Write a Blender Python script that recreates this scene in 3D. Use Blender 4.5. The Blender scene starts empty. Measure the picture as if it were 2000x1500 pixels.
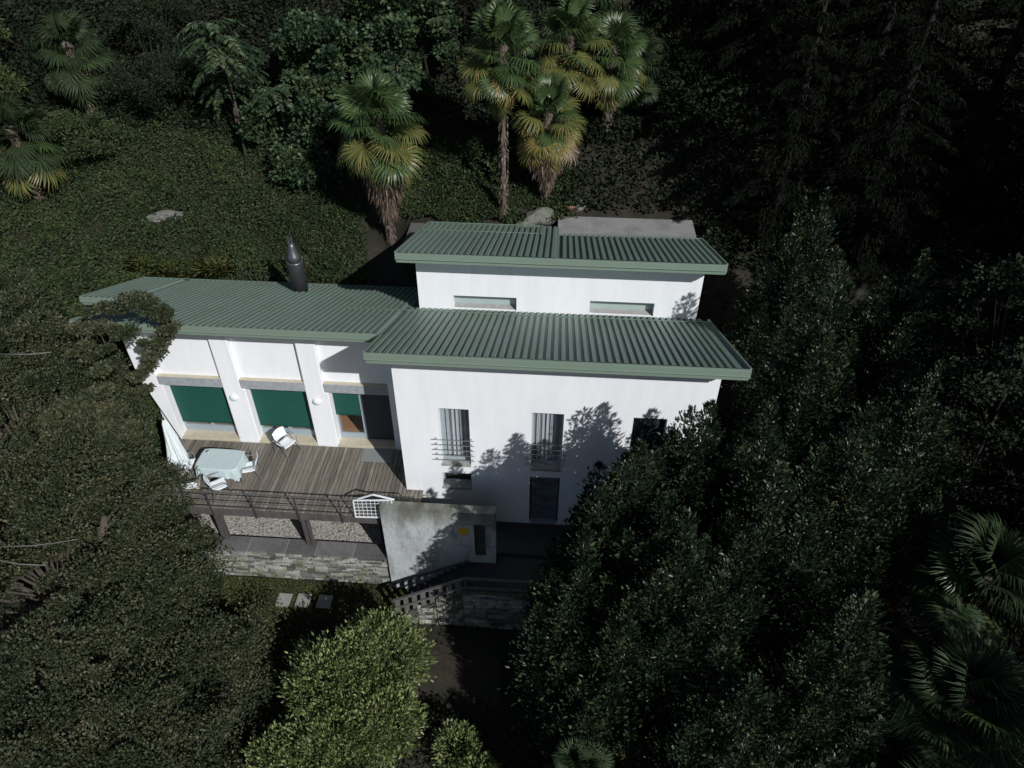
import bpy, math, random
import numpy as np
from mathutils import Vector, Matrix
random.seed(7)
rng = np.random.default_rng(7)
S = bpy.context.scene
COL = S.collection
R = math.radians

# ------------------------------------------------------------------ camera, sky, sun, exposure
CAM = np.array([4.356, -15.488, 18.589])
_pi, _ya, _ro = R(39.71), R(-3.999), R(0.103)
_fw = np.array([math.sin(_ya)*math.cos(_pi), math.cos(_ya)*math.cos(_pi), -math.sin(_pi)])
_r0 = np.array([math.cos(_ya), -math.sin(_ya), 0.0]); _u0 = np.cross(_r0, _fw)
_r = math.cos(_ro)*_r0 + math.sin(_ro)*_u0; _u = -math.sin(_ro)*_r0 + math.cos(_ro)*_u0
cd = bpy.data.cameras.new('camera'); cam = bpy.data.objects.new('camera', cd); COL.objects.link(cam)
cam.matrix_world = Matrix(((_r[0], _u[0], -_fw[0], CAM[0]), (_r[1], _u[1], -_fw[1], CAM[1]), (_r[2], _u[2], -_fw[2], CAM[2]), (0, 0, 0, 1)))
cd.lens = 1455.4/2000*36; cd.sensor_width = 36; cd.clip_start = 0.5; cd.clip_end = 1000
S.camera = cam
SUN_DIR = Vector((0.83, -1.0, 0.953)).normalized()      # towards the sun
w = bpy.data.worlds.new("World"); S.world = w; w.use_nodes = True
nt = w.node_tree; nt.nodes.clear()
sky = nt.nodes.new('ShaderNodeTexSky'); sky.sky_type = 'NISHITA'; sky.sun_disc = False
sky.sun_elevation = math.asin(SUN_DIR.z); sky.sun_rotation = math.atan2(SUN_DIR.x, SUN_DIR.y)
bg = nt.nodes.new('ShaderNodeBackground'); bg.inputs[1].default_value = 0.05
wo = nt.nodes.new('ShaderNodeOutputWorld')
nt.links.new(sky.outputs[0], bg.inputs[0]); nt.links.new(bg.outputs[0], wo.inputs[0])
sd = bpy.data.lights.new('sun', 'SUN'); sd.energy = 4.2; sd.angle = R(0.5); sd.color = (1.0, 0.985, 0.965)
sun = bpy.data.objects.new('sun', sd); COL.objects.link(sun)
sun.rotation_euler = (-SUN_DIR).to_track_quat('-Z', 'Y').to_euler()
S.view_settings.view_transform = 'Standard'; S.view_settings.look = 'None'
S.view_settings.exposure = 0.0; S.view_settings.gamma = 1.0; S.view_settings.use_curve_mapping = False
S.cycles.max_bounces = 5; S.cycles.transparent_max_bounces = 8

# ------------------------------------------------------------------ materials
def newmat(name):
    m = bpy.data.materials.new(name); m.use_nodes = True
    n = m.node_tree.nodes; b = n['Principled BSDF']; return m, n, m.node_tree.links, b
def rgba(c): return (c[0], c[1], c[2], 1.0)
def ramp(n, stops):
    r = n.new('ShaderNodeValToRGB'); e = r.color_ramp.elements
    while len(e) < len(stops): e.new(0.5)
    for k, (p, c) in enumerate(stops): e[k].position = p; e[k].color = rgba(c)
    return r
def plain(name, c, rough=0.6, metal=0.0, var=0.12, scale=6.0, bump=0.0, bscale=40.0, spec=0.4, stretch=(1, 1, 1), per=0.0):
    m, n, l, b = newmat(name)
    tc = n.new('ShaderNodeTexCoord'); oi = n.new('ShaderNodeObjectInfo')
    add = n.new('ShaderNodeVectorMath'); add.operation = 'ADD'
    mul = n.new('ShaderNodeVectorMath'); mul.operation = 'SCALE'; mul.inputs[0].default_value = (37, 51, 23)
    l.new(oi.outputs['Random'], mul.inputs['Scale']); l.new(tc.outputs['Object'], add.inputs[0]); l.new(mul.outputs[0], add.inputs[1])
    mp = n.new('ShaderNodeMapping'); mp.inputs['Scale'].default_value = stretch; l.new(add.outputs[0], mp.inputs[0])
    nz = n.new('ShaderNodeTexNoise'); nz.inputs['Scale'].default_value = scale; nz.inputs['Detail'].default_value = 6; nz.inputs['Roughness'].default_value = 0.65
    l.new(mp.outputs[0], nz.inputs['Vector'])
    r = ramp(n, [(0.3, [x*(1-var) for x in c]), (0.7, [min(1, x*(1+var)) for x in c])])
    l.new(nz.outputs['Fac'], r.inputs[0]); out = r.outputs[0]
    if per:
        mr = n.new('ShaderNodeMapRange'); mr.inputs[3].default_value = 1-per; mr.inputs[4].default_value = 1+per; l.new(oi.outputs['Random'], mr.inputs[0])
        sc = n.new('ShaderNodeVectorMath'); sc.operation = 'SCALE'; l.new(out, sc.inputs[0]); l.new(mr.outputs[0], sc.inputs['Scale']); out = sc.outputs[0]
    l.new(out, b.inputs['Base Color'])
    b.inputs['Roughness'].default_value = rough; b.inputs['Metallic'].default_value = metal; b.inputs['Specular IOR Level'].default_value = spec
    if bump:
        n2 = n.new('ShaderNodeTexNoise'); n2.inputs['Scale'].default_value = bscale; n2.inputs['Detail'].default_value = 4
        l.new(mp.outputs[0], n2.inputs['Vector'])
        bp = n.new('ShaderNodeBump'); bp.inputs['Strength'].default_value = bump; bp.inputs['Distance'].default_value = 0.02
        l.new(n2.outputs['Fac'], bp.inputs['Height']); l.new(bp.outputs[0], b.inputs['Normal'])
    return m
def stained(name, c1, c2, c3, scale=1.5, rough=0.85, bump=0.3, zdark=None, zcol=None, per=0.0, stretch=(1,1,1)):
    """patchy stained surface in world-ish object coordinates: c1/c2 fine mottling, c3 patches; zdark=(z0,z1) moss and dirt band near the top"""
    m, n, l, b = newmat(name)
    geo = n.new('ShaderNodeNewGeometry'); mp = n.new('ShaderNodeMapping'); mp.inputs['Scale'].default_value = stretch
    l.new(geo.outputs['Position'], mp.inputs[0])
    a = n.new('ShaderNodeTexNoise'); a.inputs['Scale'].default_value = scale*9; a.inputs['Detail'].default_value = 8; a.inputs['Roughness'].default_value = 0.7
    l.new(mp.outputs[0], a.inputs['Vector'])
    r1 = ramp(n, [(0.3, c1), (0.7, c2)]); l.new(a.outputs['Fac'], r1.inputs[0])
    p = n.new('ShaderNodeTexNoise'); p.inputs['Scale'].default_value = scale; p.inputs['Detail'].default_value = 6; p.inputs['Roughness'].default_value = 0.6
    l.new(mp.outputs[0], p.inputs['Vector'])
    r2 = ramp(n, [(0.46, (0, 0, 0)), (0.68, (1, 1, 1))]); l.new(p.outputs['Fac'], r2.inputs[0])
    mx = n.new('ShaderNodeMix'); mx.data_type = 'RGBA'; l.new(r2.outputs[0], mx.inputs[0]); l.new(r1.outputs[0], mx.inputs[6]); mx.inputs[7].default_value = rgba(c3)
    out = mx.outputs[2]
    if per:
        oi = n.new('ShaderNodeObjectInfo'); mr = n.new('ShaderNodeMapRange'); mr.inputs[3].default_value = 1-per; mr.inputs[4].default_value = 1+per
        l.new(oi.outputs['Random'], mr.inputs[0])
        sc = n.new('ShaderNodeVectorMath'); sc.operation = 'SCALE'; l.new(out, sc.inputs[0]); l.new(mr.outputs[0], sc.inputs['Scale']); out = sc.outputs[0]
    if zdark:
        sx = n.new('ShaderNodeSeparateXYZ'); l.new(geo.outputs['Position'], sx.inputs[0])
        ad = n.new('ShaderNodeMath'); ad.operation = 'MULTIPLY_ADD'; l.new(p.outputs['Fac'], ad.inputs[0]); ad.inputs[1].default_value = 1.4; l.new(sx.outputs['Z'], ad.inputs[2])
        mr = n.new('ShaderNodeMapRange'); mr.inputs[1].default_value = zdark[0]+0.7; mr.inputs[2].default_value = zdark[1]+0.7; l.new(ad.outputs[0], mr.inputs[0])
        m2 = n.new('ShaderNodeMix'); m2.data_type = 'RGBA'; l.new(mr.outputs[0], m2.inputs[0]); l.new(out, m2.inputs[6]); m2.inputs[7].default_value = rgba(zcol); out = m2.outputs[2]
    l.new(out, b.inputs['Base Color']); b.inputs['Roughness'].default_value = rough; b.inputs['Specular IOR Level'].default_value = 0.25
    bp = n.new('ShaderNodeBump'); bp.inputs['Strength'].default_value = bump; bp.inputs['Distance'].default_value = 0.03
    l.new(a.outputs['Fac'], bp.inputs['Height']); l.new(bp.outputs[0], b.inputs['Normal'])
    return m
def leafmat(name, stops, rough=0.5, trans=0.2, spec=0.35, patch=None):
    m, n, l, b = newmat(name)
    g = n.new('ShaderNodeNewGeometry'); r = ramp(n, stops)
    fac = g.outputs['Random Per Island']
    if patch:
        nz = n.new('ShaderNodeTexNoise'); nz.inputs['Scale'].default_value = patch; nz.inputs['Detail'].default_value = 3
        l.new(g.outputs['Position'], nz.inputs['Vector'])
        mr = n.new('ShaderNodeMapRange'); mr.inputs[1].default_value = 0.3; mr.inputs[2].default_value = 0.7; mr.inputs[3].default_value = -0.35; mr.inputs[4].default_value = 0.35
        l.new(nz.outputs['Fac'], mr.inputs[0])
        ad = n.new('ShaderNodeMath'); ad.operation = 'ADD'; ad.use_clamp = True; l.new(fac, ad.inputs[0]); l.new(mr.outputs[0], ad.inputs[1]); fac = ad.outputs[0]
    l.new(fac, r.inputs[0]); l.new(r.outputs[0], b.inputs['Base Color'])
    b.inputs['Roughness'].default_value = rough; b.inputs['Specular IOR Level'].default_value = spec
    t = n.new('ShaderNodeBsdfTranslucent'); l.new(r.outputs[0], t.inputs['Color'])
    mx = n.new('ShaderNodeMixShader'); mx.inputs[0].default_value = trans
    l.new(b.outputs[0], mx.inputs[1]); l.new(t.outputs[0], mx.inputs[2]); l.new(mx.outputs[0], n['Material Output'].inputs[0])
    return m
def glassmat(name, tint=(0.95, 0.96, 0.97), gloss=0.12):
    m, n, l, b = newmat(name)
    t = n.new('ShaderNodeBsdfTransparent'); t.inputs[0].default_value = rgba(tint)
    g = n.new('ShaderNodeBsdfGlossy'); g.inputs['Roughness'].default_value = 0.03
    lw = n.new('ShaderNodeLayerWeight'); pw = n.new('ShaderNodeMath'); pw.operation = 'POWER'; pw.inputs[1].default_value = 4.0; l.new(lw.outputs['Facing'], pw.inputs[0])
    f = n.new('ShaderNodeMath'); f.operation = 'MULTIPLY_ADD'; f.inputs[1].default_value = 0.6; f.inputs[2].default_value = gloss*0.4; l.new(pw.outputs[0], f.inputs[0])
    mx = n.new('ShaderNodeMixShader'); l.new(f.outputs[0], mx.inputs[0]); l.new(t.outputs[0], mx.inputs[1]); l.new(g.outputs[0], mx.inputs[2])
    l.new(mx.outputs[0], n['Material Output'].inputs[0]); return m

M = dict(
 white=plain('white_render', (0.795, 0.815, 0.85), 0.9, var=0.045, scale=1.6, bump=0.10, bscale=70, spec=0.1, stretch=(2.0, 1, 0.35)),
 roof=stained('green_roof_sheet', (0.150, 0.215, 0.182), (0.195, 0.262, 0.226), (0.160, 0.205, 0.172), 0.9, rough=0.45, bump=0.05, stretch=(2.2, 0.5, 0.5)),
 fascia=plain('green_fascia', (0.175, 0.235, 0.19), 0.4, var=0.04, scale=3, spec=0.5),
 flash=plain('flashing', (0.15, 0.22, 0.17), 0.5, var=0.12, scale=5),
 concrete=stained('board_marked_concrete', (0.32, 0.345, 0.35), (0.50, 0.53, 0.54), (0.24, 0.255, 0.25), 1.5, zdark=(1.15, 2.25), zcol=(0.10, 0.10, 0.075), stretch=(1.6, 1, 0.7)),
 conc_in=plain('grey_concrete', (0.30, 0.30, 0.29), 0.85, var=0.2, scale=8, bump=0.2),
 lintel=plain('lintel_concrete', (0.30, 0.325, 0.35), 0.8, var=0.2, scale=9, bump=0.2),
 sill=plain('ochre_sill', (0.46, 0.42, 0.32), 0.8, var=0.10, scale=6, bump=0.1),
 frame=plain('grey_blue_frame', (0.30, 0.36, 0.40), 0.45, var=0.05),
 shutter=plain('green_shutter', (0.010, 0.070, 0.056), 0.5, var=0.06, scale=3, spec=0.3),
 shadowsheet=plain('black_shadow_sheet', (0.018, 0.02, 0.024), 0.7, var=0.1),  # painted shade: near-black colour for the sheet in the third window
 darkshut=plain('dark_slat', (0.045, 0.05, 0.06), 0.6, var=0.1),
 glass=glassmat('window_glass'),
 frost=plain('frosted_pane', (0.34, 0.42, 0.40), 0.15, var=0.06, scale=2, spec=0.5),
 curtain=plain('grey_curtain', (0.44, 0.47, 0.49), 0.9, var=0.55, scale=6, stretch=(3, 3, 0.03)),  # upright streaks paint the light and dark of the folds into the colour
 woodfloor=plain('orange_parquet', (0.33, 0.18, 0.09), 0.5, var=0.25, scale=8, stretch=(1, 8, 1)),
 dark=plain('dark_interior', (0.10, 0.09, 0.085), 0.9),
 door=plain('blue_grey_door', (0.125, 0.14, 0.165), 0.5, var=0.45, scale=3, stretch=(0.7, 1, 1.8)),
 steel=plain('painted_steel', (0.10, 0.11, 0.11), 0.45, metal=0.3, var=0.2),
 darksteel=plain('dark_steel', (0.045, 0.048, 0.055), 0.5, var=0.15),
 alu=plain('alu_tube', (0.36, 0.38, 0.40), 0.35, metal=0.7),
 chrome=plain('flue_steel', (0.12, 0.125, 0.135), 0.35, metal=0.6, var=0.3, scale=5, stretch=(1, 1, 6)),
 flue=plain('flue_black', (0.028, 0.028, 0.032), 0.5, var=0.3, scale=6),
 lead=plain('grey_collar', (0.20, 0.24, 0.22), 0.5),
 plank=plain('weathered_deck', (0.165, 0.148, 0.125), 0.85, var=0.55, scale=5, bump=0.5, bscale=12, stretch=(7, 0.9, 1), per=0.28),
 board=plain('grey_board', (0.115, 0.112, 0.11), 0.85, var=0.2, scale=6, bump=0.3),
 timber=plain('dark_timber', (0.075, 0.07, 0.068), 0.8, var=0.25, scale=6, bump=0.3, stretch=(1, 1, 0.3)),
 mat=plain('grey_doormat', (0.20, 0.215, 0.22), 0.95, var=0.08, scale=30),
 cloth=plain('tablecloth', (0.44, 0.53, 0.55), 0.85, var=0.05, scale=9, bump=0.15),
 plastic=plain('white_plastic', (0.72, 0.76, 0.79), 0.4, var=0.03),
 canvas=plain('parasol_canvas', (0.62, 0.68, 0.70), 0.85, var=0.12, scale=7, bump=0.3, bscale=14, stretch=(1, 1, 0.3)),
 beige=plain('beige_cushion', (0.40, 0.36, 0.26), 0.9, var=0.12),
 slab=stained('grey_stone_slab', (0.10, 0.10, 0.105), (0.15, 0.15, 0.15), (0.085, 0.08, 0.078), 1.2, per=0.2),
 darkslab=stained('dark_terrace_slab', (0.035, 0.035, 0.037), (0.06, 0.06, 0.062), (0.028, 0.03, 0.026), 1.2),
 joint=plain('slab_joint', (0.24, 0.24, 0.22), 0.9),
 stone=stained('wall_stone', (0.13, 0.13, 0.12), (0.33, 0.33, 0.32), (0.10, 0.125, 0.055), 2.2, per=0.65, bump=0.8),
 mortar=stained('stone_joint', (0.06, 0.06, 0.045), (0.12, 0.12, 0.09), (0.06, 0.09, 0.03), 3),
 paver=stained('stone_paver', (0.22, 0.22, 0.21), (0.30, 0.30, 0.29), (0.19, 0.19, 0.17), 2),
 gravel=leafmat('gravel_pebbles', [(0.0, (0.17, 0.165, 0.15)), (0.5, (0.29, 0.28, 0.26)), (1.0, (0.48, 0.465, 0.43))], rough=0.8, trans=0.0, spec=0.2),
 gravelbase=plain('gravel_bed', (0.10, 0.095, 0.085), 0.95, var=0.4, scale=60),  # dark mottled bed beneath the loose pebbles
 terrace=stained('rear_terrace_concrete', (0.20, 0.20, 0.20), (0.28, 0.28, 0.275), (0.17, 0.17, 0.17), 0.8),
 soil=stained('soil', (0.016, 0.014, 0.010), (0.040, 0.034, 0.026), (0.012, 0.015, 0.008), 0.7, bump=0.8),
 rock=stained('grey_rock', (0.09, 0.09, 0.08), (0.24, 0.24, 0.225), (0.07, 0.085, 0.045), 1.6, bump=0.8),
 bark=plain('bark', (0.075, 0.062, 0.05), 0.9, var=0.3, scale=10, bump=0.6, stretch=(1, 1, 0.3)),
 darkbark=plain('dark_bark', (0.009, 0.008, 0.007), 0.95, var=0.3, scale=10),
 whitebark=plain('pale_bark', (0.12, 0.13, 0.115), 0.85, var=0.3, scale=10, bump=0.3),
 palmbark=plain('palm_bark', (0.11, 0.09, 0.075), 0.95, var=0.4, scale=14, bump=0.9, bscale=25),
 yellow=plain('yellow_plate', (0.55, 0.33, 0.02), 0.5, var=0.06),
 terracotta=plain('terracotta', (0.16, 0.09, 0.06), 0.8),
 leaf_left=leafmat('brown_green_leaf', [(0.0, (0.020, 0.030, 0.013)), (0.5, (0.048, 0.062, 0.031)), (0.88, (0.082, 0.088, 0.046)), (1.0, (0.115, 0.098, 0.058))], trans=0.22, patch=0.9, spec=0.25),
 leaf_laurel=leafmat('dark_laurel_leaf', [(0.0, (0.006, 0.013, 0.007)), (0.5, (0.014, 0.028, 0.013)), (0.9, (0.034, 0.052, 0.024)), (1.0, (0.075, 0.085, 0.035))], rough=0.42, trans=0.08, spec=0.45, patch=1.1),  # sun on the tips and dark gaps painted in as leaf tone contrast
 leaf_bush=leafmat('bright_laurel_leaf', [(0.0, (0.055, 0.085, 0.030)), (0.6, (0.15, 0.195, 0.072)), (1.0, (0.33, 0.35, 0.15))], rough=0.42, trans=0.22, spec=0.45),
 leaf_vine=leafmat('vine_leaf', [(0.0, (0.026, 0.042, 0.018)), (0.6, (0.044, 0.066, 0.028)), (1.0, (0.066, 0.082, 0.034))], rough=0.65, trans=0.12, patch=0.45, spec=0.15),
 leaf_broad=leafmat('broad_leaf', [(0.0, (0.014, 0.032, 0.017)), (0.6, (0.032, 0.064, 0.029)), (1.0, (0.075, 0.10, 0.042))], trans=0.12, patch=0.6, spec=0.3),
 leaf_fine=leafmat('fine_dark_leaf', [(0.0, (0.008, 0.014, 0.008)), (0.6, (0.017, 0.027, 0.014)), (1.0, (0.038, 0.046, 0.024))], rough=0.7, trans=0.08, patch=0.5, spec=0.12),
 leaf_yel=leafmat('yellow_green_leaf', [(0.0, (0.035, 0.050, 0.018)), (0.6, (0.065, 0.080, 0.030)), (1.0, (0.11, 0.115, 0.045))], trans=0.12, patch=0.8, spec=0.2),
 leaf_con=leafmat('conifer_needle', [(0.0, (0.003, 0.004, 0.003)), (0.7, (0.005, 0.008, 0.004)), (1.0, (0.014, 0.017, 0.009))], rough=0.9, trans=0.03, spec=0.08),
 leaf_dead=leafmat('dead_leaf', [(0.0, (0.07, 0.05, 0.035)), (0.6, (0.15, 0.11, 0.085)), (1.0, (0.24, 0.19, 0.15))], trans=0.1),
 leaf_grass=leafmat('grass_blade', [(0.0, (0.05, 0.07, 0.02)), (0.6, (0.095, 0.11, 0.035)), (1.0, (0.16, 0.15, 0.06))], trans=0.2),
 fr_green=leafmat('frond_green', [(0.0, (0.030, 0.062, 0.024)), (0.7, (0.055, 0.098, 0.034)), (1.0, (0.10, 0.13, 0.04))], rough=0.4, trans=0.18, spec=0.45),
 fr_shaded=leafmat('frond_shaded', [(0.0, (0.014, 0.028, 0.013)), (0.7, (0.028, 0.048, 0.020)), (1.0, (0.055, 0.066, 0.026))], rough=0.6, trans=0.15, spec=0.2),  # darker copy of the frond greens, shade painted in for the dim palms
 fr_yel=leafmat('frond_yellow_green', [(0.0, (0.065, 0.090, 0.026)), (0.7, (0.115, 0.13, 0.038)), (1.0, (0.21, 0.165, 0.06))], rough=0.45, trans=0.2, spec=0.4),
 fr_gold=leafmat('frond_gold', [(0.0, (0.12, 0.115, 0.035)), (0.7, (0.21, 0.175, 0.05)), (1.0, (0.24, 0.17, 0.09))], rough=0.5, trans=0.2),
)

# ------------------------------------------------------------------ mesh helpers
class MB:
    def __init__(s): s.v = []; s.f = []
    def add(s, vs, fs):
        o = len(s.v); s.v += [tuple(map(float, p)) for p in vs]; s.f += [tuple(i+o for i in f) for f in fs]; return s
    def box(s, a, b):
        (x0, y0, z0), (x1, y1, z1) = a, b
        return s.add([(x0,y0,z0),(x1,y0,z0),(x1,y1,z0),(x0,y1,z0),(x0,y0,z1),(x1,y0,z1),(x1,y1,z1),(x0,y1,z1)],
                     [(0,3,2,1),(4,5,6,7),(0,1,5,4),(1,2,6,5),(2,3,7,6),(3,0,4,7)])
    def prism(s, poly, d):
        """poly: planar list of 3D points, extruded by vector d"""
        n = len(poly); p = [Vector(q) for q in poly]; q = [a+Vector(d) for a in p]
        return s.add(p+q, [tuple(range(n))[::-1], tuple(range(n, 2*n))] + [(i, (i+1) % n, n+(i+1) % n, n+i) for i in range(n)])
    def tube(s, pts, r, n=8, cap=True):
        pts = [Vector(p) for p in pts]; rr = r if isinstance(r, (list, tuple)) else [r]*len(pts)
        rings = []
        for i, p in enumerate(pts):
            t = (pts[min(i+1, len(pts)-1)]-pts[max(i-1, 0)]).normalized()
            a = t.cross(Vector((0, 0, 1)) if abs(t.z) < 0.9 else Vector((1, 0, 0))).normalized(); b = t.cross(a)
            rings.append([p+(a*math.cos(2*math.pi*k/n)+b*math.sin(2*math.pi*k/n))*rr[i] for k in range(n)])
        vs = [q for g in rings for q in g]; fs = []
        for i in range(len(pts)-1):
            for k in range(n): fs.append((i*n+k, i*n+(k+1) % n, (i+1)*n+(k+1) % n, (i+1)*n+k))
        if cap: fs += [tuple(range(n)), tuple(range((len(pts)-1)*n, len(pts)*n))[::-1]]
        return s.add(vs, fs)
    def lathe(s, c, prof, n=20):
        return s.tube([(c[0], c[1], c[2]+z) for r_, z in prof], [r_ for r_, z in prof], n)
    def beam(s, p, q, w_, h, up=(0, 0, 1)):
        p, q = Vector(p), Vector(q); t = (q-p).normalized(); a = t.cross(Vector(up)).normalized(); b = a.cross(t).normalized()
        c = [a*w_/2+b*h/2, a*w_/2-b*h/2, -a*w_/2-b*h/2, -a*w_/2+b*h/2]
        return s.add([p+k for k in c]+[q+k for k in c], [(0,1,2,3),(7,6,5,4),(0,4,5,1),(1,5,6,2),(2,6,7,3),(3,7,4,0)])
    def mesh(s, name, mat, smooth=False):
        me = bpy.data.meshes.new(name); me.from_pydata(s.v, [], s.f); me.materials.append(mat)
        bmesh_fix(me)
        if smooth: me.shade_smooth()
        me.update(); return me
    def build(s, name, mat, parent=None, smooth=False, loc=None, bevel=0):
        o = bpy.data.objects.new(name, s.mesh(name, mat, smooth)); COL.objects.link(o)
        if parent: o.parent = parent
        if loc: o.location = loc
        if bevel:
            b = o.modifiers.new('bevel', 'BEVEL'); b.width = bevel; b.segments = 2; b.limit_method = 'ANGLE'
        return o
import bmesh
def bmesh_fix(me):
    bm = bmesh.new(); bm.from_mesh(me); bmesh.ops.recalc_face_normals(bm, faces=bm.faces); bm.to_mesh(me); bm.free()
def npmesh(name, V, F, mat, smooth=False):
    me = bpy.data.meshes.new(name); V = np.asarray(V, np.float32); F = np.asarray(F, np.int32); k = F.shape[1]
    me.vertices.add(len(V)); me.vertices.foreach_set('co', V.ravel())
    me.loops.add(F.size); me.loops.foreach_set('vertex_index', F.ravel())
    me.polygons.add(len(F)); me.polygons.foreach_set('loop_start', np.arange(0, F.size, k, dtype=np.int32))
    me.materials.append(mat); me.update(calc_edges=True)
    if smooth: me.shade_smooth()
    return me
def nobj(name, me, parent=None, loc=None):
    o = bpy.data.objects.new(name, me); COL.objects.link(o)
    if parent: o.parent = parent
    if loc is not None: o.location = loc
    return o
def tag(o, label, cat, group=None, kind=None):
    o['label'] = label; o['category'] = cat
    if group: o['group'] = group
    if kind: o['kind'] = kind
    return o
def thing(name, label, cat, loc=(0, 0, 0), rz=0, group=None):
    o = bpy.data.objects.new(name, None); COL.objects.link(o); o.location = loc; o.rotation_euler = (0, 0, rz); o.empty_display_size = 0.2
    return tag(o, label, cat, group)
def struct(o, label=None):
    o['kind'] = 'structure'
    if label: o['label'] = label
    return o

# ------------------------------------------------------------------ leaves
def unit(a): return a/np.maximum(np.linalg.norm(a, axis=1, keepdims=True), 1e-6)
def leaves(P, D, L, W, fold=0.25, droop=0.0):
    """P base points, D growth directions; returns verts, faces (two folded triangles a leaf)"""
    n = len(P); D = unit(D); L = np.broadcast_to(L, n)[:, None]; W = np.broadcast_to(W, n)[:, None]
    Q = unit(rng.normal(size=(n, 3))+np.array([0, 0, 1.2])); Sd = unit(np.cross(D, Q)); N = np.cross(Sd, D)
    N = N*np.sign(N[:, 2:3]+1e-6); m = P+D*L*0.45
    V = np.empty((n, 4, 3)); V[:, 0] = P; V[:, 1] = m+Sd*W/2+N*W*fold; V[:, 2] = P+D*L-np.array([0, 0, 1])*L*droop; V[:, 3] = m-Sd*W/2+N*W*fold
    i = np.arange(n)[:, None]*4; F = np.concatenate([i+np.array([0, 1, 2]), i+np.array([0, 2, 3])])
    return V.reshape(-1, 3), F
def merge(parts):
    Vs, Fs, o = [], [], 0
    for V, F in parts: Vs.append(V); Fs.append(F+o); o += len(V)
    return np.concatenate(Vs), np.concatenate(Fs)
def ball(n, c, r, shell=0.45):
    d = unit(rng.normal(size=(n, 3))); k = rng.random(n)**shell
    return np.array(c)+d*k[:, None]*np.array(r), d
def sprays(centres, radii, per, L, W, flat=0.45, up=0.5):
    Ps, Ds = [], []
    for c, r in zip(centres, radii):
        p, d = ball(per, c, (r, r, r*flat), 0.6); Ps.append(p); dd = d.copy(); dd[:, 2] = dd[:, 2]*0.5+up*0.6; Ds.append(dd+rng.normal(size=d.shape)*0.5)
    P = np.concatenate(Ps); D = np.concatenate(Ds); n = len(P)
    s = rng.uniform(0.7, 1.3, n); return leaves(P, D, L*s, W*s, 0.2)
def shoot(x, y, z0, z1, rad, n, L, W, up=0.8, ex=0.75):
    """upright leafy shoot: leaves set round a tapering stem, pointing out and up"""
    t = rng.random(n)**0.85; a = rng.random(n)*2*np.pi
    rr = rad*np.clip((1-t)**ex+0.03, 0, 1)*np.clip(t*5+0.3, 0, 1)*rng.random(n)**0.45*(0.8+0.35*np.sin(t*23+x*7))
    P = np.stack([x+rr*np.cos(a), y+rr*np.sin(a), z0+(z1-z0)*t], 1)
    D = np.stack([np.cos(a), np.sin(a), up+t*0.9], 1)+rng.normal(size=(n, 3))*0.35
    s = rng.uniform(0.7, 1.25, n); return leaves(P, D, L*s, W*s, 0.22)

# ------------------------------------------------------------------ terrain
def sst(a, b, x):
    t = np.clip((x-a)/(b-a), 0, 1); return t*t*(3-2*t)
def terr(x, y):
    x = np.asarray(x, float); y = np.asarray(y, float)
    side = sst(9.0, 11.5, np.abs(x+0.0))
    steep = -1.8+5.0*sst(7.3, 8.0, y)
    soft = -1.8+5.0*sst(-2.0, 8.0, y)
    mid = steep*(1-side)+soft*side
    flat = 4.62+0*x
    leftb = 3.2+1.8*np.clip((y-8)/4, 0, 1)
    k = sst(-2.2, -1.2, x)
    back = np.where(y > 8, leftb*(1-k)+np.maximum(flat, leftb)*k, mid)
    back = np.where(y > 12, 5.0+0.55*(y-12), back)
    front = -1.8-0.30*np.clip(-4.0-y, 0, 1e9)
    h = np.where(y < 7.3, mid, back); h = np.where(y < -4.0, front+np.minimum(mid+1.8, 0), h)
    h = h-(0.25*np.clip(np.abs(x)-14, 0, 60)*(y < 8)*0)
    b = 0.16*np.sin(x*1.3+y*0.7)*np.cos(y*1.1-x*0.4)+0.08*np.sin(x*3.1)*np.cos(y*2.7)
    rough = np.where((y > 8.2) & ((x < -2.0) | (y > 12.5)), 1.0, 0.0)+np.where(y < -5, 1.0, 0.0)
    return h+b*rough
xs = np.concatenate([np.arange(-90, -26, 4.0), np.arange(-26, 30, 0.4), np.arange(30, 94, 4.0)])
ys = np.concatenate([np.arange(-60, -14, 4.0), np.arange(-14, 26, 0.4), np.arange(26, 110, 4.0)])
GX, GY = np.meshgrid(xs, ys); GZ = terr(GX, GY)
V = np.stack([GX, GY, GZ], 2).reshape(-1, 3); nx = len(xs); I = (np.arange(len(ys)-1)[:, None]*nx+np.arange(nx-1)).ravel()
F = np.stack([I, I+1, I+nx+1, I+nx], 1)
struct(nobj('ground', npmesh('ground', V, F, M['soil'], True)), 'steep earthy hillside under the trees and round the house')

# lawn strip in front of the stone wall
def blades(n, xr, yr, L, W, mat, name, label, cat, mask=None, zoff=0.0, tilt=0.5):
    x = rng.uniform(*xr, n); y = rng.uniform(*yr, n)
    if mask is not None: k = mask(x, y); x, y = x[k], y[k]; n = len(x)
    P = np.stack([x, y, terr(x, y)+zoff], 1); D = rng.normal(size=(n, 3))*tilt; D[:, 2] = 1
    V, F = leaves(P, D, L*rng.uniform(0.6, 1.3, n), W, 0.1)
    return tag(nobj(name, npmesh(name, V, F, mat)), label, cat, kind='stuff')
blades(60000, (-9.5, 0.3), (-5.0, -1.5), 0.07, 0.02, M['leaf_grass'], 'lawn_grass', 'short olive green lawn round the square stepping stones', 'grass')

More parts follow.
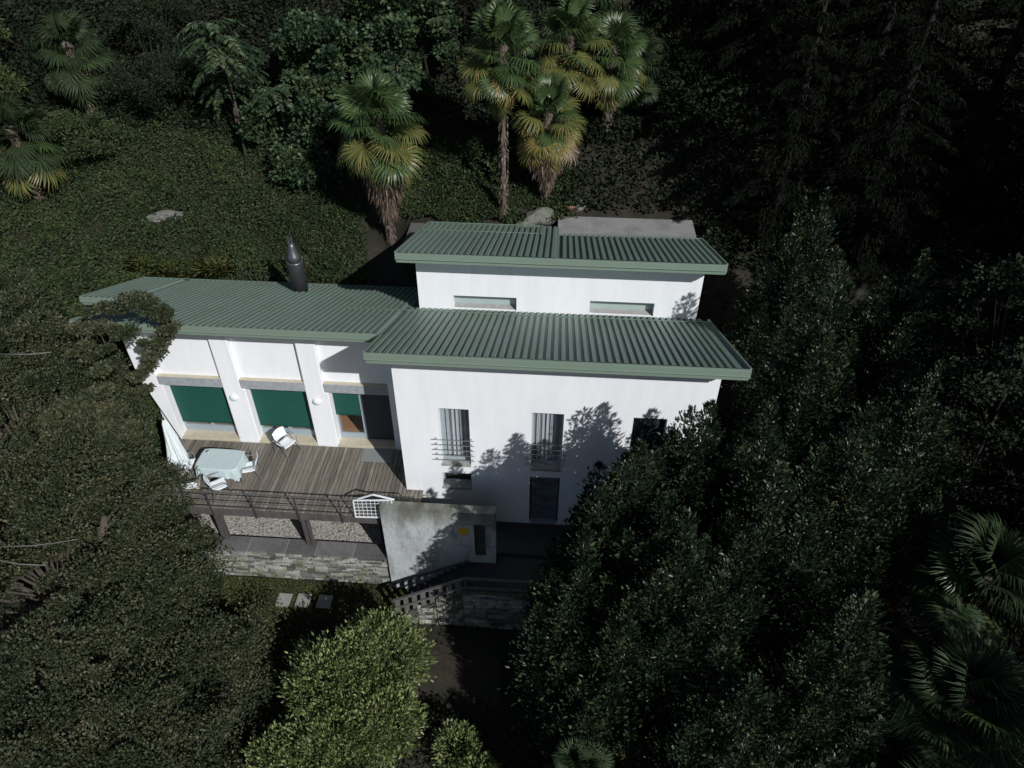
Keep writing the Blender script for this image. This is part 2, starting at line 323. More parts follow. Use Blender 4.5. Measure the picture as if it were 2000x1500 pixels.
# ------------------------------------------------------------------ the house
house = thing('house', 'white modern house with green ribbed metal roofs on three levels', 'house')
def wall_front(y, x0, x1, z0, z1, holes, t, mat, name='wall', parent=house, topf=None):
    """wall in plane y facing -y with rectangular openings (xa, xb, za, zb) cut through its thickness t"""
    mb = MB(); X = sorted({x0, x1, *[h[0] for h in holes], *[h[1] for h in holes]}); Z = sorted({z0, z1, *[h[2] for h in holes], *[h[3] for h in holes]})
    for i in range(len(X)-1):
        for j in range(len(Z)-1):
            a, b, c, d = X[i], X[i+1], Z[j], Z[j+1]
            if any(h[0] <= a and b <= h[1] and h[2] <= c and d <= h[3] for h in holes): continue
            mb.add([(a,y,c),(b,y,c),(b,y,d),(a,y,d)], [(0,1,2,3)]); mb.add([(a,y+t,c),(b,y+t,c),(b,y+t,d),(a,y+t,d)], [(3,2,1,0)])
    for (a, b, c, d) in list(holes)+[(x0, x1, z0, z1)]:
        mb.add([(a,y,c),(a,y+t,c),(a,y+t,d),(a,y,d)], [(0,1,2,3)]); mb.add([(b,y,c),(b,y+t,c),(b,y+t,d),(b,y,d)], [(3,2,1,0)])
        mb.add([(a,y,c),(b,y,c),(b,y+t,c),(a,y+t,c)], [(0,1,2,3)]); mb.add([(a,y,d),(b,y,d),(b,y+t,d),(a,y+t,d)], [(3,2,1,0)])
    me = bpy.data.meshes.new(name); me.from_pydata(mb.v, [], mb.f); me.materials.append(mat); me.update()
    o = bpy.data.objects.new(name, me); COL.objects.link(o); o.parent = parent; return o
T1 = math.tan(R(22.266)); T2 = math.tan(R(18.84))
def zr1(y): return 7.165-(y+0.856)*T1          # top of the lower roof
def zr2(y): return 7.536-(y-3.5)*T2            # top of the upper roof
W = 8.787
# main block
W1 = (1.177, 2.055, 2.468, 4.687); W2 = (3.832, 4.734, 2.468, 4.687); W3 = (6.66, 7.587, 2.468, 4.687)
SW = (1.143, 2.045, 1.462, 2.092); DR = (3.822, 4.727, 0.0, 2.1)
wall_front(0, 0, W, -1.6, 6.52, [W1, W2, W3, SW, DR], 0.32, M['white'])
def side(x, ya, yb, zf, thick=0.3, z0=-1.9, name='wall'):
    return MB().prism([(x, ya, z0), (x, yb, z0), (x, yb, zf(yb)-0.3), (x, ya, zf(ya)-0.3)], (thick, 0, 0)).build(name, M['white'], house)
side(0.0, 0.322, 4.352, zr1); side(W-0.3, 0.322, 4.352, zr1)
# upper block
U1 = (1.085, 3.106, 5.12, 5.618); U2 = (5.431, 7.448, 5.12, 5.618)
wall_front(4.354, -0.03, W+0.02, -1.8, 6.95, [U1, U2], 0.32, M['white'])
side(-0.03, 4.676, 8.6, zr2); side(W-0.28, 4.676, 8.6 if False else 7.3, zr2)
MB().box((0.27, 8.3, -1.8), (4.0, 8.6, 5.4)).build('wall', M['white'], house)
MB().box((4.0, 7.0, -1.8), (W-0.28, 7.3, 5.85)).build('wall', M['white'], house)
# wing: recessed bays, piers, lintels
yw = 1.717; yb_ = 1.877; zt = 5.75
bays = [(-7.99, -5.93), (-5.35, -3.30), (-2.70, -0.67)]
op = [(-7.87, -5.93, 1.33, 3.56), (-5.23, -3.30, 1.33, 3.56), (-2.58, -0.67, 1.33, 3.56)]
for (a, b) in bays: MB().box((a, yb_, 3.56), (b, yb_+0.25, 5.62)).build('wall', M['white'], house)
MB().prism([(-8.60, yw, 5.75), (-8.57, yw, 3.87), (-7.97, yw, 1.24), (-7.97, yw, 0.9), (-7.87, yw, 0.9), (-7.87, yw, 3.56), (-7.99, yw, 3.56), (-7.99, yw, 5.75)], (0, 0.45, 0)).build('pier', M['white'], house, bevel=0.012)
for (a, b, a2) in ((-5.93, -5.35, -5.23), (-3.30, -2.70, -2.58)):
    MB().prism([(a, yw, 0.9), (a2, yw, 0.9), (a2, yw, 3.56), (b, yw, 3.56), (b, yw, 5.72), (a, yw, 5.72)], (0, 0.45, 0)).build('pier', M['white'], house, bevel=0.03)
MB().box((-0.67, yw, 0.9), (0.0, yw+0.45, 5.72)).build('pier', M['white'], house)
for (a, b) in bays:
    MB().box((a+0.002, yw+0.006, 3.562), (b-0.002, yb_-0.002, 3.90)).build('lintel', M['lintel'], house, bevel=0.006)
    MB().box((a+0.004, yw+0.012, 3.9), (b-0.004, yb_-0.004, 3.906)).build('lintel_cap', M['sill'], house)
for (a, b, c, d) in op:
    MB().box((a, yw-0.03, 1.0), (b, 2.09, 1.33)).build('sill', M['sill'], house, bevel=0.01)
MB().prism([(-8.62, yw+0.45, -1.9), (-8.62, 7.5, -1.9), (-8.62, 7.5, zr1(7.5)-0.3), (-8.62, yw+0.45, zr1(yw+0.45)-0.3)], (0.3, 0, 0)).build('wall', M['white'], house)
MB().box((-8.32, 7.2, -1.9), (0, 7.5, 3.4)).build('wall', M['white'], house)
MB().box((-8.32, 2.2, 1.15), (-0.01, 7.2, 1.31)).build('wooden_floor', M['woodfloor'], house)
MB().box((0.3, 0.33, 2.2), (8.45, 4.3, 2.4)).build('floor', M['dark'], house)
MB().box((0.3, 2.6, 2.42), (8.45, 2.65, 5.3)).build('inner_wall', M['dark'], house)
MB().box((0.3, 1.6, -0.4), (8.45, 1.65, 2.19)).build('inner_wall', M['dark'], house)
MB().box((-8.3, 4.6, 1.32), (-0.01, 4.65, 4.4)).build('inner_wall', M['dark'], house)

# ribbed roofs
def ribbed(x0, x1, y0, y1, zf, pitch=0.195, rw=0.130, rh=0.078, x_shift=0.0):
    mb = MB(); prof = [(x0, 0)]; x = x0+0.06+x_shift
    while x+rw < x1-0.02:
        prof += [(x, 0), (x+0.014, rh), (x+rw-0.014, rh), (x+rw, 0)]; x += pitch
    prof.append((x1, 0)); n = len(prof)
    vs = [(px, yy, zf(yy)+pz) for yy in (y0, y1) for px, pz in prof]
    fs = [(i, i+1, n+i+1, n+i) for i in range(n-1)]
    mb.add(vs, fs)
    mb.prism([(x0, y0, zf(y0)-0.012), (x0, y1, zf(y1)-0.012), (x0, y1, zf(y1)-0.20), (x0, y0, zf(y0)-0.26)], (x1-x0, 0, 0))
    me = bpy.data.meshes.new('roof'); me.from_pydata(mb.v, [], mb.f); me.materials.append(M['roof']); me.update()
    o = bpy.data.objects.new('roof', me); COL.objects.link(o); o.parent = house; return o
def fascia(p, q, zt_, h, ny=-1, rf=None):
    """two-band front fascia from p to q (x), at y"""
    (xa, y), (xb, _) = p, q
    f = MB(); f.box((xa-0.03, y-0.06, zt_-h*0.46), (xb+0.03, y+0.02, zt_+0.05)).box((xa-0.01, y-0.022, zt_-h), (xb+0.01, y+0.02, zt_-h*0.46-0.004))
    f.box((xa-0.035, y-0.075, zt_-h*0.46-0.012), (xb+0.035, y-0.058, zt_-h*0.46+0.014))
    return f.build('fascia', M['fascia'], rf, bevel=0.006)
def verge(x, ya, yb, zf, h, rf, sgn, hx=0.05):
    return MB().prism([(x, ya, zf(ya)+0.082), (x, yb, zf(yb)+0.082), (x, yb, zf(yb)-h*0.7), (x, ya, zf(ya)-h)], (hx*sgn, 0, 0)).build('verge', M['fascia'], rf)
def flashing(x0, x1, y, zf, rf, w_=0.07, up=0.079):
    return MB().prism([(x0, y, zf(y)+up), (x0, y+w_, zf(y+w_)+up), (x0, y+w_, zf(y+w_)+up+0.02), (x0, y, zf(y)+up+0.02)], (x1-x0, 0, 0)).build('flashing', M['flash'], rf)
ov = 0.391
r1 = ribbed(-ov, W+ov, -0.856, 4.352, zr1); r1['label'] = 'middle roof sheet over the tall front block'
fascia((-ov, -0.856), (W+ov, -0.856), 7.165, 0.282, rf=r1); verge(-ov, -0.83, 0.94, zr1, 0.26, r1, -1); verge(W+ov, -0.83, 4.35, zr1, 0.26, r1, 1)
flashing(-2.35, W+ov, 3.83, zr1, r1)
r2 = ribbed(-9.33, -ov, 0.97, 7.6, zr1, x_shift=0.02); r2['label'] = 'low wing roof sheet reaching to the chimney'
fascia((-9.33, 0.97), (-ov-0.06, 0.97), zr1(0.97), 0.25, rf=r2); verge(-9.33, 1.0, 3.9, zr1, 0.25, r2, -1)
r2b = ribbed(-11.1, -9.335, 3.95, 7.6, zr1, x_shift=0.01); r2b['label'] = 'far end of the wing roof stepping out over its side'
fascia((-11.1, 3.95), (-9.40, 3.95), zr1(3.95), 0.22, rf=r2b); verge(-11.1, 3.97, 7.6, zr1, 0.2, r2b, -1)
flashing(-11.1, -0.4, 7.42, zr1, r2, 0.09)
r3 = ribbed(-0.40, 4.35, 3.5, 8.95, zr2); r3['label'] = 'top roof sheet, deeper left half'
r3b = ribbed(4.352, W+0.40, 3.5, 7.55, zr2, x_shift=0.07); r3b['label'] = 'top roof sheet, shorter right half'
fascia((-0.40, 3.5), (W+0.40, 3.5), 7.536, 0.27, rf=r3); verge(-0.40, 3.53, 8.95, zr2, 0.25, r3, -1); verge(W+0.40, 3.53, 7.55, zr2, 0.25, r3b, 1)
flashing(-0.4, 3.65, 7.3, zr2, r3); flashing(-0.4, 3.75, 8.9, zr2, r3); flashing(4.4, W+0.4, 7.42, zr2, r3b)
MB().prism([(3.70, 7.2, zr2(7.2)+0.08), (3.70, 8.96, zr2(8.96)+0.08), (3.78, 8.96, zr2(8.96)+0.08), (3.78, 7.2, zr2(7.2)+0.08)], (0, 0, 0.02)).build('flashing', M['flash'], r3)
# roof end under the left notch: end wall of the wing's rear part
MB().box((-10.9, 6.6, -1.8), (-8.63, 6.8, 3.8)).build('wall', M['white'], house)

# windows of the tall block
def window(h, y, parent=house, fw=0.05, depth=0.24, mull=True, curtain=True, sillz=True):
    a, b, c, d = h; f = MB(); yy = y+depth
    f.box((a, yy, c), (a+fw, yy+0.06, d)).box((b-fw, yy, c), (b, yy+0.06, d)).box((a+fw, yy, c), (b-fw, yy+0.06, c+fw)).box((a+fw, yy, d-fw), (b-fw, yy+0.06, d))
    if mull: f.box(((a+b)/2-0.022, yy+0.004, c+fw), ((a+b)/2+0.022, yy+0.056, d-fw))
    fo = f.build('window', M['frame'], parent)
    MB().box((a+fw, yy+0.025, c+fw), (b-fw, yy+0.031, d-fw)).build('pane', M['glass'], fo)
    if curtain:
        n = 90; xs_ = np.linspace(a+0.03, b-0.03, n); amp = 0.035
        yy2 = yy+0.13+amp*np.sin(xs_*47+3*a)+0.02*np.sin(xs_*111+a)
        V = [(x, q, z) for z in (c+0.02, d-0.01) for x, q in zip(xs_, yy2)]
        F = [(i, i+1, n+i+1, n+i) for i in range(n-1)]
        nobj('curtain', npmesh('curtain', V, F, M['curtain'], True), fo)
    if sillz: MB().box((a+0.002, y-0.03, c-0.07), (b-0.002, yy-0.002, c+0.012)).build('sill', M['conc_in'], fo)
    return fo
for h in (W1, W2): window(h, 0.0, mull=False)
window(W3, 0.0, curtain=False)
shadow_w3 = MB().box((W3[0]+0.002, 0.205, W3[2]), (W3[1]-0.002, 0.22, W3[3])).build('shadow_sheet', M['shadowsheet'], house)  # black sheet stands in for the shadow lying over this window
fo = window(SW, 0.0, curtain=False, mull=False); MB().box((SW[0]+0.05, 0.5, SW[2]), (SW[1]-0.05, 0.55, SW[3])).build('slat_blind', M['dark'], fo)
# window guards
def guard(h):
    g = bpy.data.objects.new('window_guard', None); COL.objects.link(g); g.parent = house
    for k in range(5):
        z = 3.54-k*0.205
        MB().tube([(h[0]-0.20, -0.09, z), (h[1]+0.12, -0.09, z)], 0.013, 8).build('bar', M['alu'], g)
        for x in (h[0]-0.10, h[1]+0.05):
            MB().tube([(x, 0.0, z+0.01), (x, -0.085, z+0.01), (x, -0.09, z+0.06)], 0.009, 6).build('bracket', M['alu'], g)
    return g
for h in (W1, W2, W3): guard(h)
# door
a, b, c, d = DR
do = MB().box((a+0.05, 0.13, c+0.08), (b-0.05, 0.18, d-0.05)).build('door', M['door'], house)
MB().box((a, 0.11, c), (a+0.05, 0.19, d)).box((b-0.05, 0.11, c), (b, 0.19, d)).box((a+0.05, 0.11, d-0.05), (b-0.05, 0.19, d)).build('door_frame', M['darkshut'], do)
MB().box((a+0.05, -0.04, c-0.02), (b-0.05, 0.19, c+0.06)).build('threshold', M['conc_in'], do)
hd = MB(); hd.box((a+0.09, 0.117, 1.0), (a+0.13, 0.129, 1.18)); hd.tube([(a+0.11, 0.12, 1.08), (a+0.11, 0.07, 1.08), (a+0.24, 0.07, 1.08)], 0.011, 8); hd.build('handle', M['alu'], do)
# long windows of the upper block
for (a, b, c, d) in (U1, U2):
    f = MB(); yy = 4.354+0.26
    f.box((a, yy, c), (a+0.05, yy+0.05, d)).box((b-0.05, yy, c), (b, yy+0.05, d)).box((a+0.05, yy, c), (b-0.05, yy+0.05, c+0.04)).box((a+0.05, yy, d-0.04), (b-0.05, yy+0.05, d))
    fo = f.build('window', M['frame'], house); MB().box((a+0.05, yy+0.02, c+0.04), (b-0.05, yy+0.028, d-0.04)).build('pane', M['frost'], fo)
    MB().prism([(a+0.002, 4.352, 5.075), (a+0.002, 4.352, 5.10), (a+0.002, yy-0.002, 5.165), (a+0.002, yy-0.002, 5.075)], (b-a-0.004, 0, 0)).build('sill', M['conc_in'], fo)
# big wing windows: frames, panes, roller shutters
def slats(x0, x1, y, z0, z1, step, mat, parent, name):
    mb = MB(); z = z0; n = int(round((z1-z0)/step)); P = [(y+0.02, z0)]
    for k in range(n):
        zz = z0+k*step; P += [(y, zz+0.004), (y-0.008, zz+step*0.5), (y, zz+step-0.006), (y+0.008, zz+step-0.001)]
    vs = [(xx, p, q) for xx in (x0, x1) for p, q in P]; m_ = len(P)
    mb.add(vs, [(i, m_+i, m_+i+1, i+1) for i in range(m_-1)])
    mb.box((x0, y-0.012, z0-0.03), (x1, y+0.012, z0-0.001))
    return mb.build(name, mat, parent)
ywin = 2.05
for k, (a, b, c, d) in enumerate(op):
    mid = (a+b)/2 if k < 2 else -1.70
    f = MB(); f.box((a, ywin, c+0.002), (a+0.06, ywin+0.08, d)).box((b-0.06, ywin, c+0.002), (b, ywin+0.08, d)).box((mid-0.05, ywin, c+0.002), (mid+0.05, ywin+0.08, d))
    for (p, q) in ((a+0.06, mid-0.05), (mid+0.05, b-0.06)):
        f.box((p, ywin+0.01, c+0.002), (q, ywin+0.07, c+(0.26 if k < 2 else 0.22))).box((p, ywin+0.01, d-0.06), (q, ywin+0.07, d))
    fo = f.build('window', M['frame'], house)
    MB().box((a+0.06, ywin+0.035, c+0.2), (mid-0.05, ywin+0.041, d-0.06)).build('pane', M['glass'], fo)
    if k < 2:
        MB().box((mid+0.05, ywin+0.035, c+0.2), (b-0.06, ywin+0.041, d-0.06)).build('pane', M['glass'], fo)
        slats(a+0.01, b-0.01, ywin-0.03, 1.775, 3.55, 0.055, M['shutter'], fo, 'roller_shutter')
    else:
        slats(a+0.01, mid-0.05, ywin-0.03, 2.43, 3.55, 0.055, M['shutter'], fo, 'roller_shutter')
        dk = slats(mid+0.055, b-0.02, ywin-0.02, 1.40, 3.54, 0.06, M['darkshut'], fo, 'dark_shutter')
# wall lamps on the piers
for x in (-5.66, -2.99):
    MB().lathe((0, 0, 0), [(0.02, 0.0), (0.135, 0.0), (0.14, 0.02), (0.12, 0.06), (0.075, 0.085), (0.01, 0.095)], 28).build('wall_lamp', M['plastic'], house, True, (x, yw, 3.19)).rotation_euler = (R(90), 0, 0)
MB().box((-5.86, yw-0.012, 1.42), (-5.78, yw-0.001, 1.50)).build('socket', M['plastic'], house)
# chimney flue
cx, cy = -4.66, 6.3
ch = bpy.data.objects.new('chimney', None); COL.objects.link(ch); ch.parent = house; ch.location = (cx, cy, 4.2)
MB().lathe((0, 0, 0), [(0.345, -0.15), (0.335, 0.05), (0.30, 0.10)], 28).build('collar', M['lead'], ch, True)
MB().lathe((0, 0, 0), [(0.275, 0.02), (0.275, 1.20), (0.27, 1.21)], 28).build('flue_pipe', M['flue'], ch, True)
MB().lathe((0, 0, 0), [(0.272, 1.212), (0.285, 1.26), (0.27, 1.30), (0.23, 1.31)], 28).build('flue_ring', M['chrome'], ch, True)
MB().lathe((0, 0, 0), [(0.225, 1.312), (0.215, 1.50), (0.20, 1.52), (0.12, 1.86), (0.085, 1.98)], 24).build('flue_cone', M['chrome'], ch, True)
for s_ in (-1, 1):
    MB().prism([(s_*0.015, -0.06, 1.95), (s_*0.015, 0.06, 1.95), (s_*0.04, 0.0, 2.22)], (s_*0.05, 0, 0)).build('flue_fin', M['chrome'], ch)
# downpipe stub at the corner of the block
MB().tube([(-0.022, 0.03, 1.28), (-0.022, 0.03, 1.95)], 0.02, 10).build('downpipe', M['darksteel'], house)

# ------------------------------------------------------------------ deck
deck = thing('deck', 'weathered grey timber deck in front of the green shutters', 'deck')
pm = MB().box((-0.062, 0, -0.028), (0.062, 1, 0)).mesh('plank', M['plank'])
x = -8.05; pw = 0.132
while x < 0.50:
    o = nobj('plank', pm, deck, (x+pw/2, -1.20, 1.248+random.uniform(-0.004, 0.003)))
    o.scale = (random.uniform(0.89, 0.95), (2.88 if x < -0.13 else 1.185), 1); x += pw
for y in (-1.05, -0.2, 0.7, 1.5): MB().box((-8.0, y, 1.06), (-0.03 if y > 0 else 0.5, y+0.08, 1.215)).build('joist', M['timber'], deck)
MB().box((-8.06, -1.24, 1.0), (0.0, -1.205, 1.262)).build('fascia_board', M['timber'], deck)
for x in (-7.9, -5.76, -3.03, -0.62):
    p = MB().box((x-0.09, -1.12, -0.4), (x-0.065, -0.92, 1.05)).box((x+0.065, -1.12, -0.4), (x+0.09, -0.92, 1.05)).box((x-0.064, -1.035, -0.4), (x+0.064, -1.005, 1.05)).build('post', M['timber'], deck)
rail = thing('deck_railing', 'dark steel railing of thin horizontal bars along the deck edge', 'railing')
for k, z in enumerate((2.05, 1.84, 1.63, 1.42)):
    MB().tube([(-8.1, -1.26, z), (-0.5, -1.26, z)], 0.020 if k == 0 else 0.014, 8).build('bar', M['steel'], rail)
for x in (-8.05, -7.06, -5.73, -4.40, -3.07, -1.74, -0.55):
    MB().box((x-0.012, -1.30, 0.98), (x+0.012, -1.243, 2.04)).box((x-0.035, -1.262, 1.02), (x+0.035, -1.243, 1.2)).build('post', M['darksteel'], rail)
MB().tube([(-0.45, -1.0, 2.02), (0.45, -1.0, 2.02)], 0.018, 8).build('bar', M['darksteel'], rail)
for x in (0.1, 0.45): MB().tube([(x, -1.0, 1.25), (x, -1.0, 2.02)], 0.018, 8).build('post', M['darksteel'], rail)
rr = thing('stair_landing_railing', 'short dark metal railing behind the top of the concrete wall', 'railing')
for z in (0.85, 1.15): MB().tube([(0.52, -0.35, z), (1.75, -0.35, z-0.25)], 0.016, 8).build('bar', M['darksteel'], rr)
for x in (0.52, 1.1, 1.7): MB().tube([(x, -0.35, -0.05), (x, -0.35, 1.2-(x-0.5)*0.2)], 0.016, 8).build('post', M['darksteel'], rr)
tag(MB().box((-1.72, 1.08, 1.252), (-0.75, 1.66, 1.264)).build('doormat', M['mat']), 'flat grey doormat before the dark shuttered door', 'doormat')
# clothes rack on the railing
rk = thing('drying_rack', 'white wire drying rack with peaked arms hung on the deck railing', 'drying rack')
ra = MB(); A = (-1.27, -1.31, 2.09); B = (-0.13, -1.31, 2.20); Cc = (-0.18, -1.31, 1.42); Dd = (-1.29, -1.31, 1.36)
for p, q in ((A, B), (B, Cc), (Cc, Dd), (Dd, A)): ra.beam(p, q, 0.035, 0.035, (0, 1, 0))
ra.build('frame', M['plastic'], rk)
for k in range(1, 9):
    t = k/9; p = Vector(A).lerp(Vector(B), t); q = Vector(Dd).lerp(Vector(Cc), t); MB().tube([p, q], 0.008, 6).build('wire', M['plastic'], rk)
for k in range(1, 5):
    t = k/5; p = Vector(A).lerp(Vector(Dd), t); q = Vector(B).lerp(Vector(Cc), t); MB().tube([p, q], 0.008, 6).build('wire', M['plastic'], rk)
for p, q in (((-1.17, -1.22, 2.06), (-0.695, -1.20, 2.27)), ((-0.695, -1.20, 2.27), (-0.07, -1.22, 2.12))): MB().beam(p, q, 0.045, 0.03).build('arm', M['plastic'], rk)

# ------------------------------------------------------------------ furniture
def chair_at(x, y, rz, label, seat_mat='plastic'):
    t = thing('garden_chair', label, 'chair', (x, y, 1.248), rz, 'white garden chairs on the deck')
    n = 9; V = []; F = []
    for j in range(n):                                   # bent shell: seat
        v = j/(n-1)
        for i in range(n):
            u_ = i/(n-1)*2-1; V.append((u_*0.235*(1-0.06*v), -0.22+0.44*v, 0.44+0.025*u_*u_-0.02*math.sin(v*math.pi)))
    F = [(j*n+i, j*n+i+1, (j+1)*n+i+1, (j+1)*n+i) for j in range(n-1) for i in range(n-1)]
    me = bpy.data.meshes.new('seat'); me.from_pydata(V, [], F); me.materials.append(M[seat_mat]); me.shade_smooth()
    o = nobj('seat', me, t); so = o.modifiers.new('s', 'SOLIDIFY'); so.thickness = 0.02
    V = []
    for j in range(n):                                   # curved back
        v = j/(n-1)
        for i in range(n):
            u_ = i/(n-1)*2-1; V.append((u_*0.235, 0.225+0.10*v-0.055*u_*u_, 0.52+0.34*v-0.03*u_*u_*v))
    me = bpy.data.meshes.new('backrest'); me.from_pydata(V, [], F); me.materials.append(M['plastic']); me.shade_smooth()
    o = nobj('backrest', me, t); so = o.modifiers.new('s', 'SOLIDIFY'); so.thickness = 0.018
    for s_ in (-1, 1):
        MB().tube([(s_*0.29, -0.30, 0), (s_*0.255, -0.21, 0.44)], 0.013, 8).build('leg', M['alu'], t)
        MB().tube([(s_*0.28, 0.33, 0), (s_*0.25, 0.20, 0.44), (s_*0.235, 0.27, 0.70)], 0.013, 8).build('leg', M['alu'], t)
        MB().tube([(s_*0.255, -0.21, 0.44), (s_*0.285, -0.20, 0.60), (s_*0.29, -0.12, 0.655), (s_*0.28, 0.10, 0.655), (s_*0.24, 0.24, 0.64)], 0.014, 8).build('armrest', M['alu'], t)
    MB().tube([(-0.25, -0.2, 0.42), (0.25, -0.2, 0.42)], 0.012, 8).build('stretcher', M['alu'], t)
    return t
chair_at(-4.16, 1.33, R(62), 'white chair standing alone beside the second green shutter')
chair_at(-4.98, 0.18, R(-72), 'white chair at the right end of the table, back to the open deck')
chair_at(-5.66, -0.62, R(128), 'white chair between the table and the deck railing')
chair_at(-7.00, 0.15, R(95), 'white chair at the left end of the table under the closed parasol')
chair_at(-6.45, -0.72, R(200), 'chair with beige seat pad at the left corner of the railing', 'beige')
tb = thing('garden_table', 'rectangular garden table hidden under the pale cloth', 'table', (-5.84, 0.16, 1.248), R(-1))
MB().box((-0.64, -0.41, 0.69), (0.64, 0.41, 0.72)).build('tabletop', M['plastic'], tb)
for sx in (-1, 1):
    for sy in (-1, 1): MB().tube([(sx*0.55, sy*0.33, 0), (sx*0.55, sy*0.33, 0.69)], 0.02, 8).build('leg', M['alu'], tb)
# tablecloth
n = 160; V = []; F = []
def superell(t, a, b, e=0.35): return (a*math.copysign(abs(math.cos(t))**e, math.cos(t)), b*math.copysign(abs(math.sin(t))**e, math.sin(t)))
rings = [(0.0, 0, 0), (0.6, 0, 0), (0.95, 0, 0), (1.0, 0.0, 0), (1.02, -0.02, 0.1), (1.035, -0.12, 0.5), (1.06, -0.26, 1.0), (1.08, -0.34, 1.3)]
for (s_, dz, am) in rings:
    for k in range(n):
        t = 2*math.pi*k/n; px, py = superell(t, 0.67, 0.44); wv = 0.028*math.sin(t*17+1)+0.018*math.sin(t*29)
        corner = abs(math.sin(2*t))**3
        V.append((px*s_*(1+wv*am*0.7), py*s_*(1+wv*am*1.1), 0.735+dz*(1+0.45*corner)))
for j in range(len(rings)-1):
    for k in range(n): F.append((j*n+k, j*n+(k+1) % n, (j+1)*n+(k+1) % n, (j+1)*n+k))
me = bpy.data.meshes.new('tablecloth'); me.from_pydata(V, [], F); me.materials.append(M['cloth']); me.shade_smooth()
tc = nobj('tablecloth', me, None, (-5.84, 0.16, 1.248)); tc.rotation_euler = (0, 0, R(-1)); tag(tc, 'pale blue grey cloth draped over the garden table', 'tablecloth')
tag(MB().lathe((-6.32, 0.42, 1.984), [(0.05, 0), (0.055, 0.02), (0.06, 0.035), (0.035, 0.03), (0.02, 0.012)], 18).build('ashtray', M['frost'], None, True), 'small glass ashtray near the far corner of the tablecloth', 'ashtray')
# folded parasol
pa = thing('folded_parasol', 'closed white parasol standing by the left end of the table', 'parasol', (-7.25, 0.28, 1.248))
MB().lathe((0, 0, 0), [(0.25, 0), (0.25, 0.05), (0.06, 0.08), (0.05, 0.25)], 20).build('base', M['conc_in'], pa, True)
MB().tube([(0, 0, 0.1), (0.0, 0, 2.25)], 0.022, 8).build('pole', M['alu'], pa)
n = 48; V = []; F = []; prof = [(0.03, 2.18), (0.07, 2.05), (0.11, 1.75), (0.15, 1.35), (0.19, 1.0), (0.23, 0.7), (0.27, 0.46), (0.20, 0.40)]
for (r_, z) in prof:
    for k in range(n):
        t = 2*math.pi*k/n; q = r_*(1+0.28*math.cos(8*t+z*1.5)+0.1*math.sin(3*t+z*4)); V.append((q*math.cos(t), q*math.sin(t), z+0.05*math.cos(8*t)*(z < 0.6)))
for j in range(len(prof)-1):
    for k in range(n): F.append((j*n+k, j*n+(k+1) % n, (j+1)*n+(k+1) % n, (j+1)*n+k))
me = bpy.data.meshes.new('canopy'); me.from_pydata(V, [], F); me.materials.append(M['canvas']); me.shade_smooth(); nobj('canopy', me, pa)
MB().lathe((0, 0, 0), [(0.03, 2.2), (0.035, 2.25), (0.01, 2.33)], 12).build('finial', M['darksteel'], pa, True)

# ------------------------------------------------------------------ gravel bed, slabs, stone wall
tag(MB().box((-8.5, -0.9, -0.9), (-0.47, 1.7, -0.62)).build('gravel_base', M['gravelbase']), 'bed of grey gravel under the timber deck', 'gravel', kind='stuff')
n = 16000; px = rng.uniform(-8.4, -0.5, n); py = rng.uniform(-0.9, 0.6, n); c = np.stack([px, py, np.full(n, -0.61)+rng.uniform(-0.008, 0.012, n)], 1)
s_ = rng.uniform(0.014, 0.034, (n, 3)); s_[:, 2] *= 0.7
base = np.array([(1,0,0),(0,1,0),(-1,0,0),(0,-1,0),(0,0,1),(0,0,-1)], float); ang = rng.uniform(0, 6.3, n)
B_ = base[None]*s_[:, None, :]; ca, sa = np.cos(ang)[:, None], np.sin(ang)[:, None]
V = np.stack([B_[..., 0]*ca-B_[..., 1]*sa, B_[..., 0]*sa+B_[..., 1]*ca, B_[..., 2]], 2)+c[:, None]
F = (np.arange(n)[:, None, None]*6+np.array([(0,1,4),(1,2,4),(2,3,4),(3,0,4)])).reshape(-1, 3)
tag(nobj('gravel', npmesh('gravel', V.reshape(-1, 3), F, M['gravel'])), 'loose grey and buff pebbles strewn under the deck edge', 'gravel', kind='stuff')
sw = thing('retaining_wall', 'dry stone retaining wall with dark slab coping below the deck', 'stone wall')
MB().box((-8.6, -1.36, -2.1), (-0.47, -0.93, -0.45)).build('core', M['mortar'], sw)
def stones(x0, x1, y, z0, z1, parent, hmin=0.05, hmax=0.13, lmin=0.12, lmax=0.42, cap=290):
    z = z0; cnt = 0; me = []
    for k in range(10):
        m_ = MB(); b = 0.5; jit = [random.uniform(-0.07, 0.07) for _ in range(16)]
        f = [(-0.5+jit[0], 0, -0.5+jit[1]*2), (0.5+jit[2], 0, -0.5+jit[3]*2), (0.5+jit[4], 0, 0.5+jit[5]*2), (-0.5+jit[6], 0, 0.5+jit[7]*2)]
        ft = [(p[0]*0.9, -0.5-abs(jit[8+i])*3, p[2]*0.82) for i, p in enumerate(f)]; bk = [(p[0], 1.0, p[2]) for p in f]
        m_.add(ft+f+bk, [(0,1,2,3),(0,4,5,1),(1,5,6,2),(2,6,7,3),(3,7,4,0),(4,8,9,5),(5,9,10,6),(6,10,11,7),(7,11,8,4)])
        me.append(m_.mesh('stone', M['stone']))
    while z < z1-0.03 and cnt < cap:
        h = min(random.uniform(hmin, hmax), z1-z); x = x0-random.uniform(0, 0.2)
        while x < x1:
            l_ = random.uniform(lmin, lmax)
            xa, xb = max(x, x0), min(x+l_, x1)
            if xb-xa > 0.05:
                o = nobj('stone', random.choice(me), parent, ((xa+xb)/2, y+random.uniform(-0.02, 0.02), z+h/2+random.uniform(-0.008, 0.008))); o.rotation_euler = (0, R(random.uniform(-3, 3)), 0); o.scale = (xb-xa-random.uniform(0.008, 0.03), 0.06, h-random.uniform(0.006, 0.025)); cnt += 1
            x += l_
        z += h
    return cnt
